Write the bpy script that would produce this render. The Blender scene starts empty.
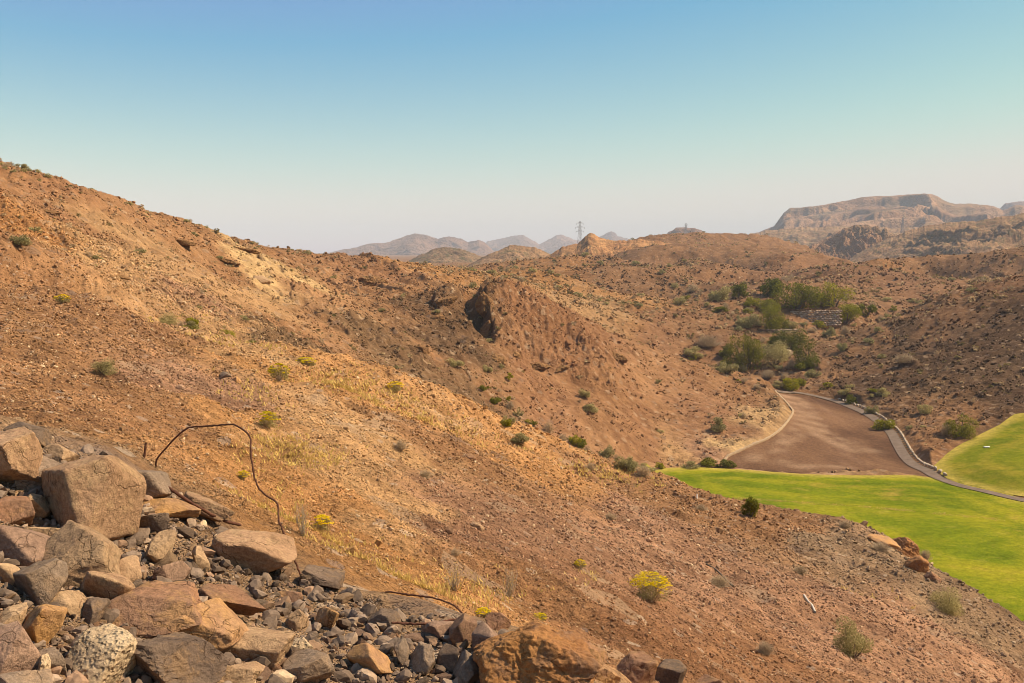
import bpy, bmesh, math, random
import numpy as np
from mathutils import Vector
from mathutils.geometry import delaunay_2d_cdt

random.seed(7); RNG = np.random.default_rng(11)
SC = bpy.context.scene
COL = SC.collection
W, H = 1024, 683
FPX = 1005.0                    # focal length in pixels
HORIZ = 252.0                   # picture row of the true horizon
ZC = 42.0                       # eye height above the fairway
PITCH = math.atan((H/2-HORIZ)/FPX)

# ------------------------------------------------------------------ camera maths
def pix(px, py):
    """pixel -> (azimuth from +Y to +X, tangent of elevation)"""
    x = (px-W/2)/FPX; y = -(py-H/2)/FPX
    c, s = math.cos(PITCH), math.sin(PITCH)
    dx, dy, dz = x, c + y*s, -s + y*c
    return math.atan2(dx, dy), dz/math.hypot(dx, dy)
def proj(x, y, z):
    c, s = math.cos(PITCH), math.sin(PITCH)
    zz = z-ZC
    f = y*c - zz*s; u = y*s + zz*c
    return W/2 + FPX*x/f, H/2 - FPX*u/f, f

# ------------------------------------------------------------------ noise
def _h(ix, iy, iz, seed):
    h = (ix.astype(np.int64)*374761393 + iy.astype(np.int64)*668265263 + iz.astype(np.int64)*2147483647 + seed*974711) & 0xffffffff
    h = ((h ^ (h >> 13))*1274126177) & 0xffffffff
    h = ((h ^ (h >> 16))*2246822519) & 0xffffffff
    return (h ^ (h >> 15)) & 0xffffffff
_ang = np.arange(256)*2*math.pi/256
_GX, _GY = np.cos(_ang), np.sin(_ang)
def noise2(x, y, seed=0):
    ix = np.floor(x); iy = np.floor(y); fx = x-ix; fy = y-iy
    ix = ix.astype(np.int64); iy = iy.astype(np.int64); zz = np.zeros_like(ix)
    u = fx*fx*fx*(fx*(fx*6-15)+10); v = fy*fy*fy*(fy*(fy*6-15)+10)
    def g(a, b):
        k = _h(ix+a, iy+b, zz, seed) & 255
        return _GX[k]*(fx-a) + _GY[k]*(fy-b)
    a = g(0,0); a += u*(g(1,0)-a); b = g(0,1); b += u*(g(1,1)-b)
    return (a + v*(b-a))*1.5
_R3 = np.random.default_rng(5).normal(size=(256,3)); _R3 /= np.linalg.norm(_R3, axis=1)[:,None]
def noise3(p, seed=0):
    i = np.floor(p); f = p-i; i = i.astype(np.int64)
    u = f*f*f*(f*(f*6-15)+10)
    def g(a,b,c):
        k = _h(i[:,0]+a, i[:,1]+b, i[:,2]+c, seed) & 255
        return _R3[k,0]*(f[:,0]-a)+_R3[k,1]*(f[:,1]-b)+_R3[k,2]*(f[:,2]-c)
    def lx(b,c):
        q = g(0,b,c); return q + u[:,0]*(g(1,b,c)-q)
    def ly(c):
        q = lx(0,c); return q + u[:,1]*(lx(1,c)-q)
    q = ly(0); return (q + u[:,2]*(ly(1)-q))*1.4
def fbm2(x, y, lam, octs, seed=0, gain=.5, ridged=False):
    o = np.zeros_like(x); a = 1.0
    for k in range(octs):
        n = noise2(x/lam+17.3*k, y/lam-9.1*k, seed+k)
        if ridged: n = 1-2*np.abs(n)
        o += a*n; a *= gain; lam *= .5
    return o
def sstep(a, b, x):
    t = np.clip((x-a)/(b-a), 0, 1); return t*t*(3-2*t)

# ------------------------------------------------------------------ mesh / object helpers
def mesh_np(name, v, f, smooth=True, mats=None, mat_idx=None, col=None):
    """v (N,3), f (M,k) ints"""
    me = bpy.data.meshes.new(name)
    v = np.ascontiguousarray(v, dtype=np.float32); f = np.ascontiguousarray(f, dtype=np.int32)
    n, k = f.shape
    me.vertices.add(len(v)); me.vertices.foreach_set('co', v.ravel())
    me.loops.add(n*k); me.loops.foreach_set('vertex_index', f.ravel())
    me.polygons.add(n); me.polygons.foreach_set('loop_start', np.arange(0, n*k, k, dtype=np.int32))
    try: me.polygons.foreach_set('loop_total', np.full(n, k, dtype=np.int32))
    except Exception: pass
    me.polygons.foreach_set('use_smooth', np.full(n, bool(smooth)))
    for m in (mats or []): me.materials.append(m)
    if mat_idx is not None: me.polygons.foreach_set('material_index', np.ascontiguousarray(mat_idx, dtype=np.int32))
    me.update(calc_edges=True)
    if col is not None:
        a = me.color_attributes.new('Col', 'FLOAT_COLOR', 'POINT')
        c = np.ones((len(v),4), dtype=np.float32); c[:,:3] = col
        a.data.foreach_set('color', c.ravel())
    me.validate()
    return me
def link(name, me, parent=None, loc=None, label=None, cat=None, group=None, kind=None):
    o = bpy.data.objects.new(name, me); COL.objects.link(o)
    if parent is not None: o.parent = parent
    if loc is not None: o.location = loc
    if label: o['label'] = label
    if cat: o['category'] = cat
    if group: o['group'] = group
    if kind: o['kind'] = kind
    return o
def tube(pts, rad, sides=8, jitter=0):
    """tube along points; rad scalar or list -> verts, quads"""
    pts = np.array(pts, float); n = len(pts)
    rad = np.full(n, rad) if np.isscalar(rad) else np.array(rad, float)
    t = np.gradient(pts, axis=0); t /= np.linalg.norm(t, axis=1)[:,None]+1e-9
    ref = np.array([.31,.27,.91]); vs = []
    for i in range(n):
        a = np.cross(t[i], ref); a /= np.linalg.norm(a)+1e-9; b = np.cross(t[i], a)
        th = np.arange(sides)*2*math.pi/sides
        vs.append(pts[i] + rad[i]*(np.cos(th)[:,None]*a + np.sin(th)[:,None]*b))
    v = np.concatenate(vs); f = []
    for i in range(n-1):
        for k in range(sides):
            k2 = (k+1)%sides
            f.append((i*sides+k, i*sides+k2, (i+1)*sides+k2, (i+1)*sides+k))
    c0 = len(v); v = np.vstack([v, pts[:1], pts[-1:]])
    for k in range(sides):
        k2 = (k+1)%sides
        f.append((c0, k2, k, c0)); f.append((c0+1, (n-1)*sides+k, (n-1)*sides+k2, c0+1))
    return v, np.array(f)
def catmull(pts, per=8):
    p = [np.array(q, float) for q in pts]; p = [2*p[0]-p[1]] + p + [2*p[-1]-p[-2]]; out = []
    for i in range(1, len(p)-2):
        for k in range(per):
            t = k/per
            out.append(.5*((2*p[i]) + (-p[i-1]+p[i+1])*t + (2*p[i-1]-5*p[i]+4*p[i+1]-p[i+2])*t*t + (-p[i-1]+3*p[i]-3*p[i+1]+p[i+2])*t**3))
    out.append(p[-2]); return np.array(out)
def join(parts):
    vs, fs, o = [], [], 0
    for v, f in parts:
        vs.append(v); fs.append(np.asarray(f)+o); o += len(v)
    return np.vstack(vs), np.vstack(fs)
def quadify(f):   # triangles -> degenerate free 3-col array passthrough
    return np.asarray(f)

# ------------------------------------------------------------------ node helper
class NT:
    def __init__(s, name):
        s.m = bpy.data.materials.new(name); s.m.use_nodes = True
        s.t = s.m.node_tree; s.t.nodes.clear()
        s.out = s.n('ShaderNodeOutputMaterial'); s.b = s.n('ShaderNodeBsdfPrincipled')
        s.l(s.b.outputs[0], s.out.inputs[0])
        s.b.inputs['Roughness'].default_value = .9
        try: s.b.inputs['Specular IOR Level'].default_value = .04
        except Exception: pass
    def n(s, t, **kw):
        x = s.t.nodes.new(t)
        for k, v in kw.items(): setattr(x, k, v)
        return x
    def l(s, a, b): s.t.links.new(a, b)
    def sock(s, inp, v):
        if hasattr(v, 'is_output'): s.l(v, inp)
        else:
            try: inp.default_value = v
            except Exception: inp.default_value = (*v, 1)
    def noise(s, vec, scale, detail=4, rough=.6, dist=0):
        x = s.n('ShaderNodeTexNoise'); s.l(vec, x.inputs['Vector'])
        x.inputs['Scale'].default_value = scale; x.inputs['Detail'].default_value = detail
        x.inputs['Roughness'].default_value = rough; x.inputs['Distortion'].default_value = dist
        return x.outputs['Fac']
    def voro(s, vec, scale, feature='F1', out='Distance'):
        x = s.n('ShaderNodeTexVoronoi', feature=feature); s.l(vec, x.inputs['Vector']); x.inputs['Scale'].default_value = scale
        return x.outputs[out]
    def ramp(s, fac, stops, interp='LINEAR'):
        x = s.n('ShaderNodeValToRGB'); s.l(fac, x.inputs[0]); cr = x.color_ramp; cr.interpolation = interp
        while len(cr.elements) < len(stops): cr.elements.new(.5)
        for e, (p, c) in zip(cr.elements, stops):
            e.position = p; e.color = (*c, 1) if not np.isscalar(c) else (c, c, c, 1)
        return x.outputs[0]
    def mix(s, fac, a, b, mode='MIX'):
        x = s.n('ShaderNodeMix', data_type='RGBA', blend_type=mode, clamp_factor=True)
        s.sock(x.inputs[0], fac); s.sock(x.inputs[6], a); s.sock(x.inputs[7], b)
        return x.outputs[2]
    def math(s, op, a, b=0.0):
        x = s.n('ShaderNodeMath', operation=op); s.sock(x.inputs[0], a); s.sock(x.inputs[1], b); return x.outputs[0]
    def mapping(s, vec, scale=(1,1,1), rot=(0,0,0)):
        x = s.n('ShaderNodeMapping'); s.l(vec, x.inputs[0]); x.inputs['Scale'].default_value = scale; x.inputs['Rotation'].default_value = rot
        return x.outputs[0]
    def bump(s, h, strength, dist, prev=None):
        x = s.n('ShaderNodeBump'); s.l(h, x.inputs['Height']); x.inputs['Strength'].default_value = strength; x.inputs['Distance'].default_value = dist
        if prev is not None: s.l(prev, x.inputs['Normal'])
        return x.outputs[0]
    def pos(s): return s.n('ShaderNodeNewGeometry').outputs['Position']
    def obj(s): return s.n('ShaderNodeTexCoord').outputs['Object']
    def attr(s, nm='Col'): return s.n('ShaderNodeAttribute', attribute_name=nm).outputs['Color']
    def rnd(s): return s.n('ShaderNodeObjectInfo').outputs['Random']
    def col(s, c): s.sock(s.b.inputs['Base Color'], c)
    def nrm(s, n): s.l(n, s.b.inputs['Normal'])
# ------------------------------------------------------------------ terrain control points
# every row: picture column, then (picture row, distance in metres) nearest first; ('h', distance, tangent) = ground hidden from the photo
h = 'h'
COLS = {
 -300: [(h,4,-.25),(430,9),(360,22),(305,40),(262,60),(225,90),(160,150),(h,220,.06),(h,420,0)],
 -120: [(h,4,-.3),(420,9),(356,22),(302,42),(265,62),(228,95),(155,150),(h,200,.06),(h,420,0)],
 0:   [(683,3.7),(560,4.9),(428,6.6),(414,10.5),(400,14),(350,26),(312,42),(292,55),(h,66,-.06),(272,78),(230,112),(174,152),(h,200,.055),(h,420,-.01)],
 75:  [(683,3.8),(560,5.0),(446,6.8),(424,10.5),(400,15.5),(350,29),(315,47),(301,58),(h,70,-.07),(287,80),(250,116),(194,166),(h,215,.03),(h,420,-.01)],
 150: [(683,3.9),(560,5.2),(478,7.0),(452,12),(400,21),(350,38),(327,56),(h,70,-.1),(318,84),(298,102),(260,140),(217,190),(h,245,.01),(h,440,-.02)],
 235: [(683,4.0),(600,5.0),(545,6.0),(505,9.5),(440,17),(400,27),(370,42),(350,62),(h,78,-.13),(342,96),(320,122),(280,166),(241,235),(h,290,-.01),(h,460,-.03)],
 300: [(683,4.1),(630,4.9),(585,5.7),(558,9),(500,13.5),(430,24),(390,43),(363,66),(h,85,-.15),(352,116),(320,155),(284,215),(255,275),(h,330,-.03),(h,480,-.035),(h,1000,-.025)],
 345: [(600,5.6),(575,9),(505,14.5),(440,25),(400,45),(377,69),(h,90,-.165),(362,126),(325,170),(292,230),(263,300),(h,360,-.035),(h,600,-.035),(h,1000,-.025)],
 400: [(683,4.3),(622,5.3),(590,9.3),(520,15.5),(450,28),(410,50),(390,72),(h,95,-.18),(375,142),(330,192),(296,260),(268,340),(h,420,-.035),(h,600,-.03),(h,1000,-.022)],
 480: [(683,4.4),(645,5.0),(605,9.5),(540,16.5),(470,33),(440,58),(425,78),(h,100,-.215),(412,152),(380,180),(340,202),(298,228),(280,330),(h,420,-.035),(h,600,-.025),(h,900,-.02)],
 520: [(h,110,-.23),(284,345),(275,420),(h,520,-.03),(h,800,-.018)],
 560: [(683,4.6),(645,9.5),(590,15.5),(520,30),(478,60),(451,85),(h,110,-.24),(445,172),(410,192),(370,214),(314,246),(h,282,-.066),(302,330),(283,420),(270,540),(260,700),(h,800,-.014),(h,1100,-.012)],
 605: [(h,4.3,-.5),(666,9.5),(590,17),(520,34),(485,62),(465,88),(h,112,-.255),(454,180),(410,198),(370,220),(334,254),(h,295,-.108),(325,335),(290,430),(268,560),(258,700),(h,800,-.014),(h,950,-.006)],
 650: [(h,4.3,-.52),(683,10.5),(640,13.5),(590,20),(530,38),(495,65),(480,90),(h,115,-.27),(467,189),(430,205),(390,229),(352,266),(h,305,-.132),(340,340),(300,430),(270,560),(250,800),(239,1000)],
 725: [(h,4.3,-.54),(683,15),(600,25),(540,46),(510,75),(507,88),(h,115,-.30),(471,191),(460,197),(420,216),(388,250),(371,272),(h,305,-.146),(352,345),(320,395),(295,460),(272,590),(250,820),(237,1100)],
 790: [(h,4.5,-.56),(683,18),(600,31),(550,52),(520,78),(h,105,-.32),(473,190),(440,212),(395,268),(382,290),(355,345),(330,385),(300,432),(280,530),(262,740),(243,1100),(232,1500)],
 822: [(h,105,-.33),(473,189),(300,470),(285,560),(270,690),(258,860),(h,1000,-.016),(h,1150,-.016)],
 850: [(h,5,-.58),(683,22),(600,39),(550,63),(530,77),(h,105,-.34),(473,189),(430,229),(410,252),(392,280),(370,312),(340,372),(315,432),(290,540),(268,690),(260,780),(h,900,-.020)],
 920: [(h,5,-.6),(683,28),(620,46),(575,67),(h,95,-.38),(530,146),(463,200),(440,218),(390,264),(340,332),(308,388),(h,435,-.088),(292,560),(268,700),(260,780),(h,900,-.020)],
 1024:[(h,5,-.62),(683,36),(635,53),(h,75,-.45),(590,126),(490,177),(460,196),(415,238),(350,294),(289,402),(h,445,-.072),(282,600),(267,780),(h,900,-.028)],
 1180:[(h,5,-.62),(h,36,-.5),(h,60,-.5),(h,90,-.45),(h,126,-.335),(h,175,-.24),(h,200,-.2),(h,240,-.14),(h,300,-.07),(h,400,-.01),(h,460,-.02),(h,800,.0)],
 1400:[(h,5,-.6),(h,36,-.5),(h,90,-.45),(h,175,-.24),(h,240,-.13),(h,300,-.05),(h,400,.01),(h,800,.005)],
}
A_CREST = [(40,293,56),(110,312,57),(190,339,60),(265,357,64),(320,369,68),(370,383,71),(440,409,75),(520,440,82),(585,460,87),(620,471,89),(655,482,89),(690,495,88),(755,515,84),(820,526,78),(870,540,74),(895,556,70),(950,592,62),(985,612,58)]
PTS = []
for px, rows in COLS.items():
    for r in rows:
        if r[0] == h: PTS.append((pix(px, HORIZ)[0], math.log(r[1]), r[2]))
        else:
            a, t = pix(px, r[0]); PTS.append((a, math.log(r[1]), t))
    az = pix(px, HORIZ)[0]
    PTS += [(az, math.log(.6), -1.66/.6*.9), (az, math.log(1.2), -1.66/1.2), (az, math.log(2.2), -1.70/2.2)]
    for d, t in ((2600,-.008),(6000,-.005),(16000,-.002)): PTS.append((az, math.log(d), t))
for px, py, d in A_CREST:
    a, t = pix(px, py); PTS.append((a, math.log(d), t)); PTS.append((a, math.log(d*1.28), t-.04))
for px, py, d in [(30,180,153),(110,206,178),(190,229,212),(270,249,253),(320,261,288)]:
    a, t = pix(px, py); PTS.append((a, math.log(d), t)); PTS.append((a, math.log(d*1.25), t-.05))
for px, py, d in [(520,299,237),(585,324,250),(630,344,258),(690,363,270),(750,380,275)]:
    a, t = pix(px, py); PTS.append((a, math.log(d), t))
for az in (-1.2,-2.0,-2.6,-3.14159,1.2,2.0,2.6,3.14159):
    for d in (.6,1.2,2.2,5,20,60,150,400,1200,4000,16000):
        PTS.append((az, math.log(d), -1.66/d if d < 10 else (-.12 if abs(az) < 2.7 else -.05)*min(1, 60/d)))
for px, py, d in [(872,331,358),(900,319,377),(950,303,394),(985,296,400)]:
    a, t = pix(px, py); PTS.append((a, math.log(d), t)); PTS.append((a, math.log(d*1.12), t-.022))
SPURS = [(880,258,690),(840,268,640),(805,279,590),(640,272,560),(680,262,650),(720,268,620),(960,268,700),(930,278,600),(990,273,680),(750,285,500),(700,312,400),(560,292,380),(620,296,420)]
for px, py, d in SPURS:
    a, t = pix(px, py); PTS.append((a, math.log(d), t)); PTS.append((a, math.log(d*1.15), t-.022))
PTS = np.array(PTS)
# thin-plate spline of (height / distance) over (azimuth, log distance): both axes are metric angles, so it is isotropic on the ground
def tps_fit(P, lam=2e-4):
    X = P[:,:2]; n = len(X)
    r2 = ((X[:,None]-X[None])**2).sum(-1); K = .5*r2*np.log(r2+1e-12)
    A = np.zeros((n+3, n+3)); A[:n,:n] = K + lam*np.eye(n); A[:n,n] = 1; A[:n,n+1:] = X; A[n,:n] = 1; A[n+1:,:n] = X.T
    b = np.zeros(n+3); b[:n] = P[:,2]
    return np.linalg.solve(A, b)
_w = tps_fit(PTS)
def tps_eval(az, ln):
    out = np.zeros(len(az)); n = len(PTS)
    for s in range(0, len(az), 20000):
        e = min(len(az), s+20000)
        r2 = (az[s:e,None]-PTS[None,:,0])**2 + (ln[s:e,None]-PTS[None,:,1])**2
        out[s:e] = (.5*r2*np.log(r2+1e-12)) @ _w[:n] + _w[n] + _w[n+1]*az[s:e] + _w[n+2]*ln[s:e]
    return out
# coarse grid, cubic upsampling
CA = np.concatenate([np.arange(-3.1416,-.75,.08), np.arange(-.75,.75,.006), np.arange(.75,3.2,.08)])
CL = np.arange(math.log(.5), math.log(17000), .022)
_g = np.meshgrid(CA, CL, indexing='ij')
CT = tps_eval(_g[0].ravel(), _g[1].ravel()).reshape(_g[0].shape)
def cub_w(x, X):
    """Catmull-Rom weights for samples x on (nearly uniform) knots X -> dense matrix"""
    i = np.clip(np.searchsorted(X, x)-1, 1, len(X)-3); t = (x-X[i])/(X[i+1]-X[i]); t = np.clip(t, -1, 2)
    M = np.zeros((len(x), len(X)), dtype=np.float64); r = np.arange(len(x))
    M[r,i-1] += -.5*t+t*t-.5*t**3; M[r,i] += 1-2.5*t*t+1.5*t**3; M[r,i+1] += .5*t+2*t*t-1.5*t**3; M[r,i+2] += -.5*t*t+.5*t**3
    return M
def smooth_t(az, ln):
    """bilinear lookup in the coarse grid"""
    i = np.clip(np.searchsorted(CA, az)-1, 0, len(CA)-2); j = np.clip(((ln-CL[0])/.022).astype(int), 0, len(CL)-2)
    u = (az-CA[i])/(CA[i+1]-CA[i]); v = (ln-CL[j])/.022
    return (1-u)*((1-v)*CT[i,j]+v*CT[i,j+1]) + u*((1-v)*CT[i+1,j]+v*CT[i+1,j+1])
def ray_smooth(px, py, dmin, dmax=1500):
    a, t = pix(px, py); ln = np.arange(math.log(dmin), math.log(dmax), .002)
    tt = smooth_t(np.full(len(ln), a), ln); k = np.argmax(tt >= t)
    if tt[k] < t: k = np.argmax(tt)
    d = math.exp(ln[k]); return d*math.sin(a), d*math.cos(a), ZC + d*t

# ------------------------------------------------------------------ flat places
def at_d(px, d): a = pix(px, HORIZ)[0]; return d*math.sin(a), d*math.cos(a)
FAIR_PX = [(654,470),(672,468),(700,467.5),(740,469.5),(800,474),(860,476),(905,476),(945,479.5),(985,488),(1024,500)]
FZ = 3.2
def flat_pt(px, py, z=FZ):
    a, t = pix(px, py); d = (z-ZC)/t; return d*math.sin(a), d*math.cos(a)
FAIR = [flat_pt(*p) for p in FAIR_PX] + [at_d(1180,150), at_d(1180,90), at_d(1024,97), at_d(960,108), at_d(900,118), at_d(850,128), at_d(790,138), at_d(725,150), at_d(680,160), at_d(655,172), at_d(648,184)]
CLEAR_PX = [(776,393),(800,395.5),(826,401),(850,409),(868,417),(884,428),(896,443),(902,458),(912,467),(930,473),(905,475),(870,475),(800,473),(740,468.5),(727,467),(723,462),(738,453),(752,447),(767,440),(780,431),(788,421),(793,413),(789,405)]
CLEAR = [ray_smooth(px, py, 170)[:2] for px, py in CLEAR_PX]
PATH_PX = [(776,391.5),(800,393.5),(826,399),(850,407),(872,417.5),(889,431),(898,446),(907,460),(925,470.5),(953,478),(985,484.5),(1024,496.5),(1075,515)]
PATH = [ray_smooth(px, py, 150)[:2] for px, py in PATH_PX]
UPPER_PX = [(932,468),(948,474),(985,481),(1024,492),(1100,515),(1140,470),(1100,415),(1024,414),(1000,425),(975,438),(950,452)]
UPPER = [ray_smooth(px, py, 150)[:2] for px, py in UPPER_PX]
def sdf(P, x, y):
    """signed distance (negative inside) to a closed polygon"""
    P = np.array(P); d = np.full(x.shape, 1e18); ins = np.zeros(x.shape, bool)
    for i in range(len(P)):
        a = P[i]; b = P[(i+1)%len(P)]; e = b-a; L = (e**2).sum()+1e-9
        t = np.clip(((x-a[0])*e[0]+(y-a[1])*e[1])/L, 0, 1)
        d = np.minimum(d, (x-a[0]-t*e[0])**2+(y-a[1]-t*e[1])**2)
        c = (a[1] > y) != (b[1] > y); xi = a[0]+(y-a[1])*e[0]/(e[1] if abs(e[1])>1e-9 else 1e-9)
        ins ^= c & (x < xi)
    d = np.sqrt(d); return np.where(ins, -d, d)
PATHC = catmull([(*p,) for p in PATH], 10)
def dist_line(P, x, y):
    P = np.array(P); d = np.full(x.shape, 1e18)
    for i in range(len(P)-1):
        a = P[i]; e = P[i+1]-a; L = (e**2).sum()+1e-9
        t = np.clip(((x-a[0])*e[0]+(y-a[1])*e[1])/L, 0, 1)
        d = np.minimum(d, (x-a[0]-t*e[0])**2+(y-a[1]-t*e[1])**2)
    return np.sqrt(d)

# ------------------------------------------------------------------ geology: ground colour, some gully shade included, and roughness at places
# (column, row, distance, colour, roughness)
ochre=(.40,.225,.105); tan=(.42,.27,.15); brown=(.29,.165,.092); red=(.28,.155,.090); dark=(.128,.080,.050); pale=(.48,.34,.19); orange=(.36,.19,.085); grey=(.27,.19,.13); mauve=(.31,.185,.125); shaded_brown=(.175,.112,.068)  # the last brown has the shade of the gully put into its colour
GEO = [(0,600,4.5,grey,.3),(150,600,4.8,grey,.3),(300,640,4.8,grey,.3),(450,660,4.8,grey,.3),
 (50,410,12,brown,.3),(150,430,16,brown,.3),(20,350,26,brown,.35),(100,370,26,brown,.35),(200,400,25,mauve,.4),(60,320,45,brown,.4),(150,340,45,brown,.4),
 (250,440,19,ochre,.8),(280,520,12,ochre,.8),(270,385,50,tan,.8),(340,395,55,ochre,.8),(420,425,50,tan,.8),(300,450,18,tan,.7),(520,450,70,ochre,.8),(590,470,80,ochre,.8),(330,580,9.5,ochre,.7),(430,600,9.5,ochre,.7),(300,400,40,ochre,.9),(350,450,24,tan,.8),(400,420,45,ochre,.9),(380,520,15,tan,.6),(450,480,32,brown,.8),(480,540,17,mauve,.6),
 (520,600,14,brown,.6),(560,560,20,mauve,.5),(520,470,45,ochre,.7),(580,480,65,brown,.6),(600,560,22,mauve,.5),(640,630,14,red,.5),(650,540,36,mauve,.5),(680,500,75,brown,.6),(720,600,26,mauve,.5),(760,540,60,brown,.5),(800,620,28,mauve,.5),(760,670,19,red,.5),(850,570,55,grey,.5),(900,640,38,mauve,.5),(960,620,52,grey,.5),(1020,670,40,mauve,.5),
 (10,280,75,brown,.6),(10,230,112,orange,.9),(10,185,145,brown,1),(60,200,150,red,.9),(80,250,115,tan,.7),(130,225,170,brown,1),(140,258,130,(.36,.235,.135),.6),(110,262,118,tan,.7),(160,280,120,tan,.7),(190,300,115,mauve,.6),(200,250,170,brown,.8),(240,290,150,tan,.5),(220,325,105,tan,.6),(255,310,150,tan,.7),(262,282,185,pale,.8),(270,250,250,brown,.5),(300,265,260,brown,.6),(320,300,210,brown,1),(290,345,130,brown,.8),(340,340,150,brown,.8),(360,285,270,red,1),(400,275,320,ochre,.8),(400,310,230,brown,1),(390,360,160,shaded_brown,1),(370,370,140,shaded_brown,.9),(330,350,125,shaded_brown,.9),(440,405,150,shaded_brown,.9),(470,415,158,shaded_brown,.9),(510,425,165,shaded_brown,.8),(255,338,105,shaded_brown,.8),(440,290,300,ochre,.7),(450,330,205,dark,.9),(440,380,175,brown,.8),
 (470,280,330,ochre,.6),(540,290,380,ochre,.6),(500,400,170,brown,.8),(560,420,185,red,.5),(600,400,200,brown,.4),(540,340,220,red,1),(600,350,230,red,.9),(650,380,230,brown,.4),(650,420,207,red,.35),(700,400,235,red,.3),(720,440,205,mauve,.6),(755,435,209,pale,.8),(680,450,198,tan,.5),(640,350,262,brown,.7),(700,380,260,brown,.5),
 (580,300,340,tan,.7),(640,310,400,ochre,.8),(680,330,350,red,.6),(640,280,520,brown,1),(570,262,640,orange,.6),(620,258,750,brown,1),(700,260,750,brown,1),(740,245,1000,brown,1),(720,300,440,brown,.7),(700,345,335,brown,.6),(800,270,620,red,.8),(760,345,345,brown,.6),(820,330,390,brown,.7),(860,270,660,red,.7),(850,300,500,brown,.7),(900,280,620,red,.7),(930,270,720,brown,.9),(1000,270,760,brown,.9),(960,245,1200,brown,1),(840,245,1200,brown,1),(900,262,720,orange,.6),
 (850,380,298,dark,.8),(900,400,255,dark,.8),(950,380,270,dark,.8),(1000,350,294,dark,.7),(920,340,332,dark,.8),(1010,310,360,red,.7),(960,310,390,brown,.7),(880,340,350,brown,.8),(930,430,225,brown,.8),(1010,395,250,dark,.7),(820,375,305,brown,.8)]
GA = np.array([[pix(g[0], g[1])[0], math.log(g[2])] for g in GEO]); GCOL = np.array([g[3] for g in GEO]); GR = np.array([g[4] for g in GEO])
def geology(az, ln, wx, wy):
    # wobble the lookup so that boundaries are irregular
    a = az + .05*fbm2(az*9, ln*9, 1, 4, 50); l = ln + .10*fbm2(az*7+5, ln*7, 1, 4, 60)
    col = np.zeros((len(a),3)); ro = np.zeros(len(a))
    for s in range(0, len(a), 40000):
        e = min(len(a), s+40000)
        d2 = ((a[s:e,None]-GA[None,:,0])/.07)**2 + ((l[s:e,None]-GA[None,:,1])/.22)**2
        w = 1/(d2+.06)**2.2; w /= w.sum(1)[:,None]
        col[s:e] = w @ GCOL; ro[s:e] = w @ GR
    return col, ro

# ------------------------------------------------------------------ the ground mesh
ga = np.concatenate([np.arange(-3.1416,-.62,.05), np.arange(-.62,-.50,.004), np.arange(-.50,.50,.00095), np.arange(.50,.62,.004), np.arange(.62,3.1416,.05), [3.1416]])
gl = np.concatenate([np.arange(math.log(.6), math.log(3), .02), np.arange(math.log(3), math.log(80), .0044), np.arange(math.log(80), math.log(192), .0032), np.arange(math.log(192), math.log(262), .0016), np.arange(math.log(262), math.log(420), .0032), np.arange(math.log(420), math.log(1700), .0036), np.arange(math.log(1700), math.log(16500), .03)])
TZ = cub_w(ga, CA) @ CT @ cub_w(gl, CL).T
AZ, LN = np.meshgrid(ga, gl, indexing='ij'); D = np.exp(LN)
X = D*np.sin(AZ); Y = D*np.cos(AZ); Z = ZC + TZ*D
kf_ = sstep(1090, 1330, D)*(np.abs(AZ) < 1.0); Z = Z*(1-kf_) + 25*kf_     # level ground out to the far hills
inF = (np.abs(AZ) < .62)
sub = inF & (D > 70) & (D < 320)
sd_f = np.full(X.shape, 1e3); sd_c = sd_f.copy(); sd_p = sd_f.copy(); sd_u = sd_f.copy()
xs, ys = X[sub], Y[sub]
sd_f[sub] = sdf(FAIR, xs, ys); sd_c[sub] = sdf(CLEAR, xs, ys); sd_u[sub] = sdf(UPPER, xs, ys); sd_p[sub] = dist_line(PATHC[:,:2], xs, ys)
kf = 1-sstep(0, 7, sd_f); Z = Z*(1-kf) + kf*FZ
FLAT = np.maximum.reduce([1-sstep(-.5, 3, sd_f), 1-sstep(-.5, 2.5, sd_c), 1-sstep(-.5, 2.5, sd_u), 1-sstep(2.0, 4, sd_p)])
GCOL = GCOL*np.array([.95,.885,.73])
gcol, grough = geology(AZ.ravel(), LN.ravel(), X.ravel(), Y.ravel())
gcol *= (1-.28*sstep(120, 420, D.ravel()))[:,None]      # ground colour darkens with distance, towards the hills beyond the valley
grough = grough.reshape(X.shape)
# relief noise, each octave only where the mesh can carry it
cell = D*np.clip(np.gradient(gl), .0022, .0046)[None,:]
N = np.zeros_like(Z); lam = 48.0; k = 0
wx = X + 1.5*noise2(X/7, Y/7, 91); wy = Y + 1.5*noise2(X/7, Y/7, 92)
while lam > .08:
    m = (D < lam*230) & (D > lam*.25)
    wgt = sstep(1.0, 2.6, lam/cell[m])*sstep(.4, 2.5, D[m]/lam)
    big = lam > 3
    x_, y_ = (X[m], Y[m]) if big else (wx[m], wy[m])
    # rocky benches: stretched along the slope's strike
    n = noise2(x_/lam + 3.7*k, y_/lam - 5.1*k, 200+k)
    r = 1-2*np.abs(noise2(x_/lam*.8 - 1.9*k, y_/lam*1.5 + 2.3*k, 300+k))
    rg = grough[m]
    amp = .030*lam**.92 if big else .070*lam**.92*(1+2.0*sstep(80, 150, D[m])*(.3+.7*rg))
    N[m] += wgt*amp*((.35+.5*rg)*n + rg*.75*(r-.2))
    lam *= .56; k += 1
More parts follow.
